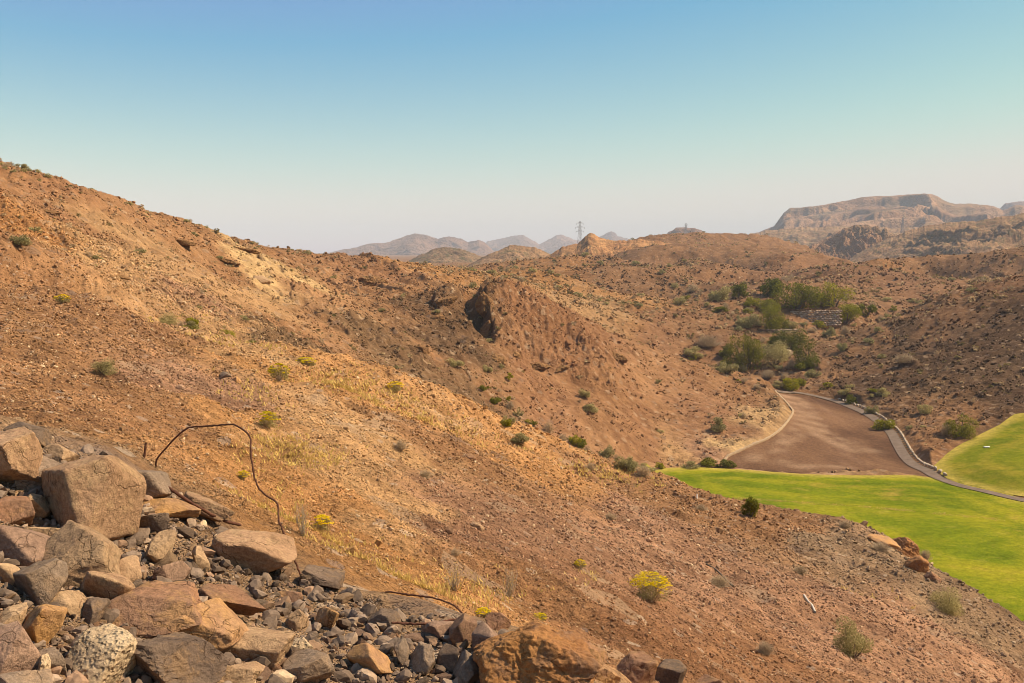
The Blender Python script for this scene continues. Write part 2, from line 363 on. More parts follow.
# erosion gullies down the hill faces
gul = 1-2*np.abs(noise2(wx/34+.8*noise2(X/60,Y/60,95), wy/52, 431)); gul2 = 1-2*np.abs(noise2(wx/13, wy/19, 433))
ga_ = sstep(85, 150, D)*(1-sstep(1500, 2500, D))*np.clip((D/300)**1.2, .25, 2.0)
gul3 = 1-2*np.abs(noise2(X/90+.5*noise2(X/120,Y/120,96), Y/130, 437))
N += grough*ga_*((1.0-.25*sstep(300,500,D))*(gul-.2)+.42*(gul2-.2)+.35*sstep(330,480,D)*(gul3-.2))
# rock steps: terraced ledges in rough places
st = fbm2(X, Y, 30, 4, 400)
ledge = sstep(.05, .35, st)*grough*(D > 20)*(D < 1500)
N += ledge*np.minimum(D*.004, 1.2)*sstep(.45,.55, (fbm2(X*.7+Y*.7, Z*2.2, 9, 3, 410)*.5+.5))
# craggy rock dome on the middle hill: steep on one side with a dark cleft, running out into the slope on the other
pxg = W/2 + FPX*np.tan(AZ)
inD = (D > 185) & (D < 290) & (pxg > 380) & (pxg < 720)
px_, d_ = pxg[inD], D[inD]; x_, y_ = X[inD], Y[inD]
px_ = px_ + 7*noise2(x_/9, y_/9, 501) + 3*noise2(x_/3, y_/3, 502); dw = d_ + 3*noise2(x_/8, y_/8, 503)
edge = 476 + 14*((dw-228)/22)**2
dome = sstep(0, 9, px_-edge)*(1-sstep(35, 175, px_-edge))*sstep(202, 213, dw)*(1-sstep(214, 252, dw))
u_ = (x_*.5+y_*.9); v_ = (x_*.9-y_*.5)
bed = 1-2*np.abs(noise2(u_/16+.3*noise2(x_/6,y_/6,504), v_/4.2, 505)); bed2 = 1-2*np.abs(noise2(u_/6+.4*noise2(x_/3,y_/3,506), v_/1.7, 507)); q_ = fbm2(x_, y_, 9, 3, 508)*3.0; stp = np.floor(q_)+sstep(.35,.6,q_-np.floor(q_))
dn = 3.7*dome + sstep(.02,.35,dome)*(.45*bed+.50*bed2+.35*stp+.40*fbm2(x_,y_,3.4,3,511,ridged=True)+.34*fbm2(x_,y_,1.6,3,509,ridged=True))
dn -= 2.6*np.exp(-((px_-edge+8)/6.5)**2)*sstep(200, 210, dw)*(1-sstep(238, 252, dw))
# smaller crag across the cleft
c2 = sstep(432, 440, px_)*(1-sstep(452, 464, px_))*sstep(206,213,dw)*(1-sstep(222,240,dw)); dn += 1.5*c2 + sstep(.05,.4,c2)*(.4*bed+.3*stp)
N[inD] += dn
cm_ = np.zeros_like(N); cm_[inD] = np.clip(sstep(.02,.3,dome)+sstep(.05,.4,c2), 0, 1)
gcol = gcol*(1-.03*cm_.ravel()[:,None]*np.array([.6,1.0,1.1]))
# rills and stone stripes running down the near slope
inA = (D > 6) & (D < 125) & (np.abs(AZ) < .62)
x_, y_ = X[inA], Y[inA]; s_ = (.5*x_-.86*y_)+.6*noise2(x_/5,y_/5,521); t_ = (.86*x_+.5*y_)+.5*noise2(x_/4,y_/4,522)
rw = np.clip(D[inA]/40, .25, 1.6)
r1 = 1-2*np.abs(noise2(t_/2.6, s_/15, 523)); r2 = 1-2*np.abs(noise2(t_/.9, s_/5.5, 524)); r3 = noise2(t_/.42, s_/1.9, 525)
N[inA] += sstep(6,10,D[inA])*rw*(.20*r1*grough[inA]+.10*r2+.045*r3)
strp = np.ones(X.shape); strp[inA] = 1+.13*noise2(t_/1.6, s_/11, 526)+.13*noise2(t_/.6, s_/4, 527)
gcol = gcol*strp.ravel()[:,None]
N *= (1-FLAT)
Z = Z + N
GZ = Z
def ground_idx(az, d):
    i = np.clip(np.searchsorted(ga, az)-1, 0, len(ga)-2); j = np.clip(np.searchsorted(gl, math.log(d))-1, 0, len(gl)-2); return i, j
def ground_z(x, y):
    az = math.atan2(x, y); d = math.hypot(x, y); i, j = ground_idx(az, d)
    u = (az-ga[i])/(ga[i+1]-ga[i]); v = (math.log(d)-gl[j])/(gl[j+1]-gl[j])
    return float((1-u)*((1-v)*Z[i,j]+v*Z[i,j+1]) + u*((1-v)*Z[i+1,j]+v*Z[i+1,j+1]))
TAN = (Z-ZC)/D
TMAX = np.maximum.accumulate(TAN, axis=1)
def ground_hit(px, py, dmin=1.5, dmax=1600):
    """first ground point seen through a pixel, no nearer than dmin"""
    a, t = pix(px, py); i = int(np.clip(np.searchsorted(ga, a), 1, len(ga)-1)); j0 = int(np.searchsorted(gl, math.log(dmin))); j1 = int(np.searchsorted(gl, math.log(dmax)))
    row = TAN[i, j0:j1]; k = int(np.argmax(row >= t))
    if row[k] < t: k = int(np.argmax(row))
    d = float(D[i, j0+k]); x, y = d*math.sin(a), d*math.cos(a)
    return x, y, ground_z(x, y), d
def visible(x, y, z):
    az = math.atan2(x, y); d = math.hypot(x, y); i, j = ground_idx(az, d)
    return (z-ZC)/d > TMAX[i, max(j-4, 0)]
na, nl = Z.shape
idx = np.arange(na*nl).reshape(na, nl)
quads = np.stack([idx[:-1,:-1], idx[1:,:-1], idx[1:,1:], idx[:-1,1:]], -1).reshape(-1,4)[:, ::-1]

def mat_ground():
    t = NT('stony_ground'); p = t.pos(); c = t.attr()
    big = t.noise(p, .045, 6, .6, .4); mid = t.noise(p, .5, 6, .65); fine = t.noise(p, 6, 5, .7); grit = t.noise(p, 42, 3, .7)
    a = t.mix(t.ramp(big, [(.34,0.),(.66,1.)]), (.80,.76,.74), (1.16,1.18,1.2))
    c = t.mix(1.0, c, a, 'MULTIPLY')
    c = t.mix(1.0, c, t.mix(t.ramp(mid, [(.33,0.),(.68,1.)]), (.70,.66,.64), (1.3,1.3,1.28)), 'MULTIPLY')
    c = t.mix(1.0, c, t.mix(t.ramp(fine, [(.3,0.),(.7,1.)]), (.62,.60,.60), (1.4,1.38,1.34)), 'MULTIPLY')
    c = t.mix(1.0, c, t.mix(t.ramp(grit, [(.3,0.),(.72,1.)]), (.66,.64,.64), (1.34,1.32,1.3)), 'MULTIPLY')
    # scattered stones of other rock: grey-mauve and pale
    v = t.n('ShaderNodeTexVoronoi'); t.l(p, v.inputs['Vector']); v.inputs['Scale'].default_value = 3.2
    pick = t.n('ShaderNodeSeparateColor'); t.l(v.outputs['Color'], pick.inputs[0])
    isp = t.math('MULTIPLY', t.math('GREATER_THAN', pick.outputs[0], .80), t.math('LESS_THAN', v.outputs['Distance'], .33))
    c = t.mix(t.math('MULTIPLY', isp, .55), c, t.mix(pick.outputs[1], (.20,.14,.11), (.52,.39,.26)))
    v2 = t.n('ShaderNodeTexVoronoi'); t.l(p, v2.inputs['Vector']); v2.inputs['Scale'].default_value = .55
    pk2 = t.n('ShaderNodeSeparateColor'); t.l(v2.outputs['Color'], pk2.inputs[0])
    is2 = t.math('MULTIPLY', t.math('GREATER_THAN', pk2.outputs[0], .72), t.math('LESS_THAN', v2.outputs['Distance'], .36))
    c = t.mix(t.math('MULTIPLY', is2, .5), c, t.mix(pk2.outputs[1], (.16,.10,.07), (.46,.31,.18)))
    t.col(c)
    b = t.bump(t.noise(p, 1.3, 6, .7), .8, .5)
    b = t.bump(t.voro(p, 7), .55, -.08, b)
    b = t.bump(t.noise(p, 18, 4, .75), .7, .05, b)
    t.nrm(b); return t.m
M_GROUND = mat_ground()
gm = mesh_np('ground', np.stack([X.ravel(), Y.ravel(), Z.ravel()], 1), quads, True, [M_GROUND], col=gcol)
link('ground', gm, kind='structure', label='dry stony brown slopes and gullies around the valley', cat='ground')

# ------------------------------------------------------------------ sheets: fairways, clearing, path
def sheet(name, poly, mat, step, lift, label, cat, smooth_edge=4, tracks=()):
    P = catmull([*poly, poly[0]], smooth_edge)[:-1]
    x0, y0 = P.min(0); x1, y1 = P.max(0)
    gx, gy = np.meshgrid(np.arange(x0, x1, step), np.arange(y0, y1, step)); gx = gx.ravel(); gy = gy.ravel()
    k = sdf(P, gx, gy) < -step*.4; n = len(P)
    vs = [Vector(p) for p in P] + [Vector((a, b)) for a, b in zip(gx[k], gy[k])]
    r = delaunay_2d_cdt(vs, [(i, (i+1)%n) for i in range(n)], [list(range(n))], 2, 1e-5)
    v = np.array([(q.x, q.y, ground_z(q.x, q.y)+lift) for q in r[0]]); f = np.array([q for q in r[2] if len(q) == 3])
    nrm = np.cross(v[f[:,1]]-v[f[:,0]], v[f[:,2]]-v[f[:,0]])[:,2] < 0; f[nrm] = f[nrm][:, ::-1]
    col = np.stack([np.clip(-sdf(P, v[:,0], v[:,1])/40, 0, 1)]*3, 1)
    if tracks:
        k_ = np.zeros(len(v))
        for pts, hw in tracks:
            L_ = catmull([ray_smooth(a_, b_, 160)[:2] for a_, b_ in pts], 6); dl = dist_line(L_[:, :2], v[:,0]+1.3*noise2(v[:,0]/6, v[:,1]/6, 71), v[:,1]+1.3*noise2(v[:,0]/6, v[:,1]/6, 72))
            k_ = np.maximum(k_, (1-sstep(hw*.3, hw*2.2, dl))*np.clip(.55+.8*noise2(v[:,0]/4, v[:,1]/4, 73), 0, 1))
        col = np.stack([k_]*3, 1)
    return link(name, mesh_np(name, v, f, True, [mat], col=col), kind='structure', label=label, cat=cat)
def mat_grass(name, base, yellow, dk):
    t = NT(name); p = t.pos(); pr = t.mapping(p, (1,1,1), (0,0,.5))
    e = t.attr(); e = t.math('ADD', e, t.math('MULTIPLY', t.math('SUBTRACT', t.noise(p, .06, 4, .6), .5), .10))
    c = t.mix(t.ramp(t.noise(t.mapping(pr,(.8,1.8,1)), .04, 6, .62, 1.2), [(.42,0.),(.62,1.)]), base, yellow)
    c = t.mix(t.ramp(t.noise(t.mapping(p,(.7,1.6,1),(0,0,-.3)), .055, 5, .6, .8), [(.50,0.),(.64,1.)]), c, dk)
    band = t.ramp(e, [(.0,0.),(.10,.1),(.135,1.),(.17,.25),(.235,.0),(.27,.85),(.31,.1),(.45,.0),(.50,.6),(.56,0.)])
    c = t.mix(t.math('MULTIPLY', band, .55), c, dk)
    light = t.ramp(e, [(.16,0.),(.20,1.),(.24,0.),(.36,0.),(.40,.8),(.44,0.)]); c = t.mix(t.math('MULTIPLY', light, .5), c, yellow)
    c = t.mix(t.math('MULTIPLY', t.ramp(t.noise(p, .09, 6, .7), [(.58,0.),(.72,1.)]), .6), c, (.36,.225,.045))
    c = t.mix(t.math('MULTIPLY', t.ramp(t.noise(p, .35, 5, .7), [(.56,0.),(.70,1.)]), .35), c, (.34,.25,.05))
    edge = t.math('MULTIPLY', t.ramp(e, [(.015,1.),(.075,0.)]), t.ramp(t.noise(p, .5, 5, .7), [(.3,.35),(.6,1.)])); c = t.mix(edge, c, (.36,.26,.055))
    c = t.mix(1.0, c, t.mix(t.ramp(t.noise(p, 1.2, 5, .7), [(.3,0.),(.7,1.)]), (.72,.75,.72), (1.28,1.25,1.28)), 'MULTIPLY')
    c = t.mix(1.0, c, t.mix(t.ramp(t.noise(p, 6, 4, .75), [(.3,0.),(.7,1.)]), (.68,.72,.68), (1.32,1.28,1.26)), 'MULTIPLY')
    t.col(c); t.nrm(t.bump(t.noise(p, 5, 5, .8), .5, .12)); t.b.inputs['Roughness'].default_value = 1; t.b.inputs['Specular IOR Level'].default_value = 0
    return t.m
M_FAIR = mat_grass('mown_grass', (.150,.168,.010), (.245,.215,.015), (.098,.124,.008))
sheet('fairway', FAIR, M_FAIR, 2.5, .06, 'bright green mown fairway sweeping round the foot of the stony slope', 'fairway')
M_UP = mat_grass('rough_grass', (.150,.150,.012), (.235,.18,.022), (.105,.120,.010))
sheet('fairway', UPPER, M_UP, 2.5, .10, 'olive green rising fairway beyond the asphalt path at the foot of the dark hill', 'fairway')
def mat_clear():
    t = NT('graded_dirt'); p = t.pos()
    c = t.mix(t.ramp(t.noise(t.mapping(p,(1,.4,1),(0,0,.6)), .07, 6, .6, .8), [(.38,0.),(.68,1.)]), (.105,.052,.028), (.225,.118,.060))
    c = t.mix(t.math('MULTIPLY', t.attr(), .95), c, (.31,.185,.105))
    c = t.mix(t.math('MULTIPLY', t.ramp(t.noise(t.mapping(p,(2.2,.16,1),(0,0,.35)), .12, 5, .6, .5), [(.56,0.),(.70,1.)]), .35), c, (.25,.14,.085))
    c = t.mix(1.0, c, t.mix(t.ramp(t.noise(p, 1.6, 5, .7), [(.3,0.),(.7,1.)]), (.74,.73,.73), (1.26,1.26,1.24)), 'MULTIPLY')
    c = t.mix(1.0, c, t.mix(t.ramp(t.noise(p, 7, 4, .75), [(.3,0.),(.7,1.)]), (.74,.73,.73), (1.26,1.26,1.24)), 'MULTIPLY')
    t.col(c); t.nrm(t.bump(t.noise(p, 2.2, 6, .8), .9, .22)); return t.m
M_CLEAR = mat_clear()
sheet('dirt_clearing', CLEAR, M_CLEAR, .8, .05, 'bare red brown graded dirt between the hill foot and the curving path', 'dirt', tracks=[([(786,396),(797,412),(803,424),(812,433),(828,440),(850,448),(870,452)], 1.7),([(795,397),(808,410),(818,424),(830,434),(852,442)], 1.2),([(803,424),(790,440),(774,452),(755,460)], 1.6),([(770,462),(800,466),(840,468)], 1.5)])
# pale worn vehicle track over the clearing
def ribbon(name, line, half, lift, mat, label, cat, kind='structure', n_across=5, vary=0):
    L = np.array(line)[:, :2]; t = np.gradient(L, axis=0); t /= np.linalg.norm(t, axis=1)[:,None]; nn = np.stack([t[:,1], -t[:,0]], 1)
    v = []; 
    for i in range(len(L)):
        hw = half if np.isscalar(half) else half[i]
        hw = hw*(1+vary*math.sin(i*1.3)+vary*math.sin(i*.37+1))
        for k in range(n_across):
            q = L[i] + nn[i]*hw*(2*k/(n_across-1)-1); v.append((q[0], q[1], ground_z(q[0], q[1])+lift))
    v = np.array(v); f = []
    for i in range(len(L)-1):
        for k in range(n_across-1):
            a = i*n_across+k; f.append((a, a+n_across, a+n_across+1, a+1))
    f = np.array(f); 
    if np.cross(v[f[0,1]]-v[f[0,0]], v[f[0,2]]-v[f[0,0]])[2] < 0: f = f[:, ::-1]
    return link(name, mesh_np(name, v, f, True, [mat]), kind=kind, label=label, cat=cat)
def mat_simple(name, c1, c2, scale, bump=.3, bs=None, rough=.9):
    t = NT(name); p = t.pos()
    c = t.mix(t.ramp(t.noise(p, scale, 5, .65), [(.3,0.),(.7,1.)]), c1, c2)
    t.col(c); t.nrm(t.bump(t.noise(p, bs or scale*6, 4, .7), bump, .05)); t.b.inputs['Roughness'].default_value = rough
    return t.m
M_PATH = mat_simple('worn_asphalt', (.135,.092,.064), (.21,.148,.105), .8)
ribbon('path', PATHC, 1.0, .15, M_PATH, 'narrow grey asphalt cart path curving past the dirt clearing to the fairways', 'path')
# ------------------------------------------------------------------ far hills and mountains: ridges with real depth
def mat_hill(name, c1, c2, scale, bump, veg=None, vegscale=.05, vamt=.5):
    t = NT(name); p = t.pos()
    c = t.mix(t.ramp(t.noise(p, scale, 7, .62, .3), [(.35,0.),(.66,1.)]), c1, c2)
    n = t.n('ShaderNodeSeparateXYZ'); t.l(p, n.inputs[0])
    st = t.noise(t.mapping(p, (.15,.15,1.0)), scale*9, 4, .6)
    c = t.mix(1.0, c, t.mix(t.ramp(st, [(.35,0.),(.65,1.)]), (.80,.78,.78), (1.2,1.2,1.2)), 'MULTIPLY')
    c = t.mix(1.0, c, t.mix(t.ramp(t.noise(p, scale*14, 4, .7), [(.35,0.),(.65,1.)]), (.75,.74,.74), (1.25,1.25,1.25)), 'MULTIPLY')
    if veg: c = t.mix(t.math('MULTIPLY', t.ramp(t.noise(p, vegscale, 5, .75), [(.50,0.),(.60,1.)]), vamt), c, veg)
    t.col(c); b = t.bump(t.noise(p, scale*5, 7, .7), bump, .4/scale*.25); t.nrm(b); return t.m
def ridge(name, prof, dist, front, back, zbase, mat, label, cat, cliff=0., rough=.3, seed=0, nx=None, ns=170, tiers=0):
    """prof: crest as picture points; a ridge of that crest at that distance with slopes of real depth before and behind it"""
    prof = sorted(prof); pa = np.array([pix(*p) for p in prof])
    nx = nx or int((prof[-1][0]-prof[0][0])*1.5)+8
    u = np.linspace(pa[0,0], pa[-1,0], nx); tc = np.interp(u, pa[:,0], pa[:,1])
    uu = np.arange(nx)*1.0
    s = np.concatenate([np.linspace(-1, 0, ns), np.linspace(0, 1, ns//3)[1:]])
    U, S = np.meshgrid(u, s, indexing='ij')
    lat = (U-u[0])*dist
    wob = 1+.35*fbm2(lat/(front*1.0), S*.0+seed, 1.0, 3, seed)
    zc_ = ZC + tc*dist; hgt = (zc_ - zbase)[:,None]
    a = np.abs(S)
    talus = (1-a)**1.25
    if cliff > 0:
        c_ = np.where(a < .10, 1-.25*cliff*a/.10*.2, np.where(a < .17, 1-.05*cliff-(a-.10)/.07*cliff*.45, (1-.5*cliff)*((1-a)/.83)**1.15))
        shape = c_
    else: shape = talus
    dd = dist + np.where(S < 0, S*front*wob, S*back)
    x = dd*np.sin(U); y = dd*np.cos(U)
    g = fbm2(lat/(front*.55)+.6*fbm2(lat/front, S*2, .8, 3, seed+3), S*.9, .5, 5, seed+7, .55, ridged=True)
    g2 = fbm2(x, y, front*.22, 5, seed+21, .6)
    mask = np.minimum(sstep(0, .22, a), 1)*sstep(1, .75, a)
    z = zbase + hgt*np.clip(shape, 0, 1) - hgt*rough*mask*(.55-.5*g)*.55 + hgt*rough*.22*g2*mask
    z += hgt*.025*rough*fbm2(x, y, front*.05, 4, seed+40)*sstep(-.02,.1,a)
    f = np.arange(U.size).reshape(U.shape)
    q = np.stack([f[:-1,:-1], f[1:,:-1], f[1:,1:], f[:-1,1:]], -1).reshape(-1,4)[:, ::-1]
    jag = fbm2(np.repeat(uu[:,None], len(s), 1), S*9+seed, 17, 2, seed+90)+.7*fbm2(np.repeat(uu[:,None], len(s), 1), S*22+seed, 5, 3, seed+95)
    z += .0008*dist*jag*(1-sstep(.0, .14, a))*(tc > -.02)[:,None]
    if tiers:   # horizontal rock bands: gentle benches between steep risers
        st_ = hgt/tiers*(1+.25*fbm2(x, y, front*.4, 3, seed+60)); q_ = (z-zbase)/st_ + .35*fbm2(x, y, front*.3, 4, seed+61); fl_ = np.floor(q_); fr_ = q_-fl_
        zt = z + ((sstep(.30,.72,fr_)-fr_)*st_)*.75*sstep(.02,.2,a); z = zt
    me = mesh_np(name, np.stack([x.ravel(), y.ravel(), z.ravel()], 1), q, True, [mat])
    return link(name, me, kind='structure', label=label, cat=cat)
M_F1 = mat_hill('scrubby_hill', (.165,.105,.060), (.25,.15,.082), .02, .8, (.085,.085,.04), .09, .6)
M_F2 = mat_hill('red_hill', (.23,.13,.070), (.32,.185,.095), .02, .8, (.11,.10,.045), .1, .55)
M_PK = mat_hill('rocky_knoll', (.30,.14,.062), (.40,.21,.09), .05, 1, (.15,.12,.05), .2, .3)
M_ME = mat_hill('mesa_rock', (.26,.135,.072), (.38,.215,.115), .0035, 1, (.13,.11,.06), .006, .4)
M_R = mat_hill('far_rock', (.17,.095,.062), (.27,.155,.10), .002, 1)
ridge('hill', [(385,275),(396,268),(408,261),(420,255),(433,249.5),(446,247),(458,248),(468,251),(480,256),(495,262),(515,272)], 1500, 170, 160, 10, M_F1, 'dark scrubby rounded hill in the middle of the skyline', 'hill', seed=3)
ridge('hill', [(455,275),(470,264),(482,257),(494,252),(505,247.5),(513,245),(520,245),(535,248),(550,253.5),(565,258),(590,266),(610,275)], 1050, 170, 150, 5, M_F2, 'red brown hill dotted with scrub before the far mountains', 'hill', seed=9)
ridge('hill', [(535,262),(547,256),(555,251.5),(562,247),(570,245),(577,243.5),(581,240.5),(584.5,236.5),(588,233.4),(591,232.8),(595,234.2),(600,237.2),(606,239.6),(613,240.5),(622,240),(640,239.5),(660,241),(690,250)], 880, 130, 120, 12, M_PK, 'pointed rocky knoll on the ridge beside the pylon', 'hill', seed=14, rough=.35)
ridge('hill', [(800,252),(815,243),(826,238.5),(836,233),(847,228),(858,225.5),(868,224.5),(876,227),(886,232),(900,236),(915,242),(935,252)], 1900, 260, 220, 5, M_ME, 'dark ribbed rocky hill below the long mesa', 'hill', cliff=.5, seed=22, rough=.9)
ridge('hill', [(850,258),(868,248),(885,240),(905,232),(925,226),(948,222.5),(975,221),(1000,217),(1024,213),(1075,208),(1130,212),(1180,230)], 1550, 330, 200, 10, M_F2, 'long scrubby brown ridge stepping up under the mesa', 'hill', seed=31, rough=.5)
ridge('mesa', [(735,243),(752,236),(766,230),(774,227),(780,219),(784,214),(790,210),(803,209),(816,208),(840,204),(861,201),(880,198.5),(899,198),(917,197.5),(932,197.5),(938,199.5),(943,203),(954,206),(971,204.5),(985,205.5),(994,207),(1003,211),(1016,206),(1030,207),(1060,214),(1110,222),(1160,240)], 4600, 2300, 900, -20, M_ME, 'long flat topped mesa with cliff bands on the skyline', 'mesa', cliff=.28, seed=41, rough=.34, tiers=4)
ridge('mountain', [(985,222),(998,212),(1005,204),(1012,202.5),(1024,202),(1045,200),(1070,203),(1110,215),(1150,235)], 7500, 1300, 900, -40, M_R, 'pale pinkish mountain peeping out beyond the mesa', 'mountain', cliff=.6, seed=52)
ridge('mountain', [(648,246),(660,238),(666,234),(672,230),(677,228),(686,227),(694,228),(701,231),(708,233.5),(722,234.5),(740,236),(760,240)], 3600, 500, 350, 0, M_R, 'small flat topped brown mountain on the skyline beside the ridge', 'mountain', cliff=.6, seed=57)
ridge('mountain', [(255,272),(290,262),(318,256),(340,250.5),(357,247.5),(366,244.5),(374,243),(384,243),(390,242),(399,238.5),(407,235.5),(415,234),(424,235),(429,236.5),(438,239.5),(446,237.5),(454,237.5),(461,239),(468,243),(474,241),(479,239.5),(485,243),(492,249.5),(502,256),(520,266)], 6200, 1500, 900, -60, M_R, 'hazy mountain range with a blunt central summit', 'mountain', cliff=.35, seed=63, rough=.5)
ridge('mountain', [(462,256),(476,247),(483,243),(493,240.5),(502,238),(510,236),(518,235),(524,235.5),(530,238.5),(539,244),(545,241.5),(551,238.5),(556,235.5),(561,234.8),(567,236.5),(576,240),(583,243),(592,240),(600,236.5),(606,233.5),(611,232),(615,233),(618,236),(628,238.5),(645,243),(670,252)], 9300, 1400, 900, -80, M_R, 'pale mauve row of far peaks', 'mountain', seed=77, rough=.4)
ridge('hill', [(690,252),(725,241),(745,235),(770,230.5),(800,227.5),(830,226.5),(860,227),(900,228),(935,226),(980,222),(1024,218),(1100,217),(1160,240)], 2700, 600, 400, 0, M_F2, 'long low brown foothills below the mesa', 'hill', seed=91, rough=.5)
# ------------------------------------------------------------------ rocks
_ico = {}
def ico(level):
    if level not in _ico:
        b = bmesh.new(); bmesh.ops.create_icosphere(b, subdivisions=level, radius=1)
        v = np.array([q.co[:] for q in b.verts]); v /= np.linalg.norm(v, axis=1)[:,None]
        f = np.array([[q.index for q in p.verts] for p in b.faces]); b.free(); _ico[level] = (v, f)
    return _ico[level]
def rock_mesh_arrays(seed, level, axes, n_planes=11, p=60, rough=.058, strata=0.0, pits=0.0):
    r = np.random.default_rng(seed); u, f = ico(level)
    n = r.normal(size=(n_planes, 3)); n /= np.linalg.norm(n, axis=1)[:,None]
    # make sure the stone is closed on every side
    n = np.vstack([n, np.eye(3)+r.normal(size=(3,3))*.25, -np.eye(3)+r.normal(size=(3,3))*.25]); n /= np.linalg.norm(n, axis=1)[:,None]
    hh = np.concatenate([r.uniform(.60, .98, n_planes), r.uniform(.85, 1.05, 6)])
    q = np.maximum(u @ n.T, 1e-6)/hh
    rad = (q**p).sum(1)**(-1/p)
    v = u*rad[:,None]
    off = r.uniform(-50, 50, 3)
    w_ = v + .22*np.stack([noise3(v*2.1+off, 21), noise3(v*2.1+off, 22), noise3(v*2.1+off, 23)], 1)
    rid = 1-2*np.abs(noise3(w_*2.4+off, 3)); rid2 = 1-2*np.abs(noise3(w_*5.5+off, 31))
    q_ = noise3(w_*1.5+off, 8)*3.2; stepn = (np.floor(q_)+sstep(.38,.62,q_-np.floor(q_)))/3.2
    d = .45*noise3(v*1.6+off, 1) + .40*stepn + .35*noise3(v*3.6+off, 2) + .38*rid + .24*rid2 + .22*noise3(v*13+off, 4) + (.14*noise3(v*27+off, 5) if level > 4 else 0)
    if strata: d += strata*(1-2*np.abs(noise3(v*np.array([2.2,2.2,9.])+off, 6)))
    if pits: d -= pits*np.maximum(0, noise3(v*11+off, 7)-.15)*2
    v = v*(1+rough*d)[:,None]
    lo, hi = v.min(0), v.max(0); v = (v-(lo+hi)/2)/((hi-lo)/2)
    return v*np.array(axes), f
def rotm(rx, ry, rz):
    cx, sx, cy, sy, cz, sz = math.cos(rx), math.sin(rx), math.cos(ry), math.sin(ry), math.cos(rz), math.sin(rz)
    return np.array([[cz,-sz,0],[sz,cz,0],[0,0,1]]) @ np.array([[cy,0,sy],[0,1,0],[-sy,0,cy]]) @ np.array([[1,0,0],[0,cx,-sx],[0,sx,cx]])
def mat_rock(name, c1, c2, c3, pits=False, amt3=.5):
    c1, c2, c3 = (tuple(q*.86 for q in c) for c in (c1, c2, c3))
    t = NT(name); p = t.obj(); oi = t.rnd()
    pv = t.n('ShaderNodeVectorMath', operation='ADD'); t.l(p, pv.inputs[0])
    cm = t.n('ShaderNodeCombineXYZ'); t.l(t.math('MULTIPLY', oi, 37.0), cm.inputs[0]); t.l(t.math('MULTIPLY', oi, 91.0), cm.inputs[1]); t.l(cm.outputs[0], pv.inputs[1]); p = pv.outputs[0]
    c = t.mix(t.ramp(t.noise(p, 3.2, 6, .6, .3), [(.38,0.),(.60,1.)]), c1, c2)
    c = t.mix(t.math('MULTIPLY', t.ramp(t.noise(p, 7, 7, .72, .4), [(.50,0.),(.60,1.)]), amt3), c, c3)
    c = t.mix(t.math('MULTIPLY', t.ramp(t.noise(p, 11, 7, .75, .4), [(.57,0.),(.68,1.)]), .55), c, tuple(q*.42 for q in c2))
    wv = t.n('ShaderNodeTexNoise'); t.l(p, wv.inputs['Vector']); wv.inputs['Scale'].default_value = 5; wv.inputs['Detail'].default_value = 4
    ad = t.n('ShaderNodeVectorMath', operation='MULTIPLY_ADD'); t.l(wv.outputs['Color'], ad.inputs[0]); ad.inputs[1].default_value = (.35,.35,.35); t.l(p, ad.inputs[2])
    ck = t.n('ShaderNodeTexVoronoi', feature='DISTANCE_TO_EDGE'); t.l(ad.outputs[0], ck.inputs['Vector']); ck.inputs['Scale'].default_value = 4.2
    crack = t.math('MAXIMUM', t.ramp(ck.outputs['Distance'], [(.0,0.),(.016,1.)]), t.ramp(t.noise(p, 2.6, 3, .5), [(.44,1.),(.56,0.)]))
    crack = t.math('SUBTRACT', 1.0, t.math('SUBTRACT', 1.0, crack))
    c = t.mix(1.0, c, t.mix(crack, (.55,.52,.50), (1,1,1)), 'MULTIPLY')
    c = t.mix(1.0, c, t.mix(t.ramp(t.noise(p, 38, 5, .75), [(.3,0.),(.7,1.)]), (.70,.69,.68), (1.30,1.28,1.26)), 'MULTIPLY')
    c = t.mix(1.0, c, t.mix(t.ramp(t.noise(p, 130, 2, .7), [(.3,0.),(.7,1.)]), (.86,.86,.86), (1.14,1.14,1.14)), 'MULTIPLY')
    tint = t.mix(oi, (.86,.85,.84), (1.14,1.12,1.10)); c = t.mix(1.0, c, tint, 'MULTIPLY')
    t.col(c)
    b = t.bump(crack, .6, .012)
    b = t.bump(t.noise(p, 9, 9, .70, 0), .75, .045, b)
    b = t.bump(t.noise(p, 30, 5, .72, 0), .4, .012, b)
    if pits: b = t.bump(t.ramp(t.voro(p, 46), [(.15,0.),(.5,1.)]), .9, .012, b)
    t.nrm(b); t.b.inputs['Roughness'].default_value = .86
    return t.m
RM = {
 'pink':  mat_rock('pinkish_andesite', (.42,.255,.145), (.32,.19,.105), (.45,.30,.155)),
 'grey':  mat_rock('grey_basalt', (.21,.15,.105), (.29,.205,.14), (.36,.23,.13)),
 'dark':  mat_rock('dark_basalt', (.135,.092,.065), (.20,.138,.095), (.31,.185,.09)),
 'rust':  mat_rock('rusty_rock', (.34,.175,.095), (.25,.145,.09), (.44,.25,.10)),
 'orange':mat_rock('orange_ochre_rock', (.50,.27,.10), (.42,.24,.12), (.34,.19,.12)),
 'tan':   mat_rock('tan_rock', (.46,.30,.165), (.38,.24,.135), (.33,.19,.105)),
 'pale':  mat_rock('pale_tuff', (.60,.44,.27), (.52,.37,.22), (.40,.27,.16), pits=True),
 'crag':  mat_rock('rust_orange_crag', (.42,.20,.07), (.33,.155,.065), (.25,.14,.08), amt3=.8),
 'purple':mat_rock('purple_brown_rock', (.28,.17,.115), (.35,.22,.145), (.21,.13,.09)),
}
ROCK_SPOTS = []
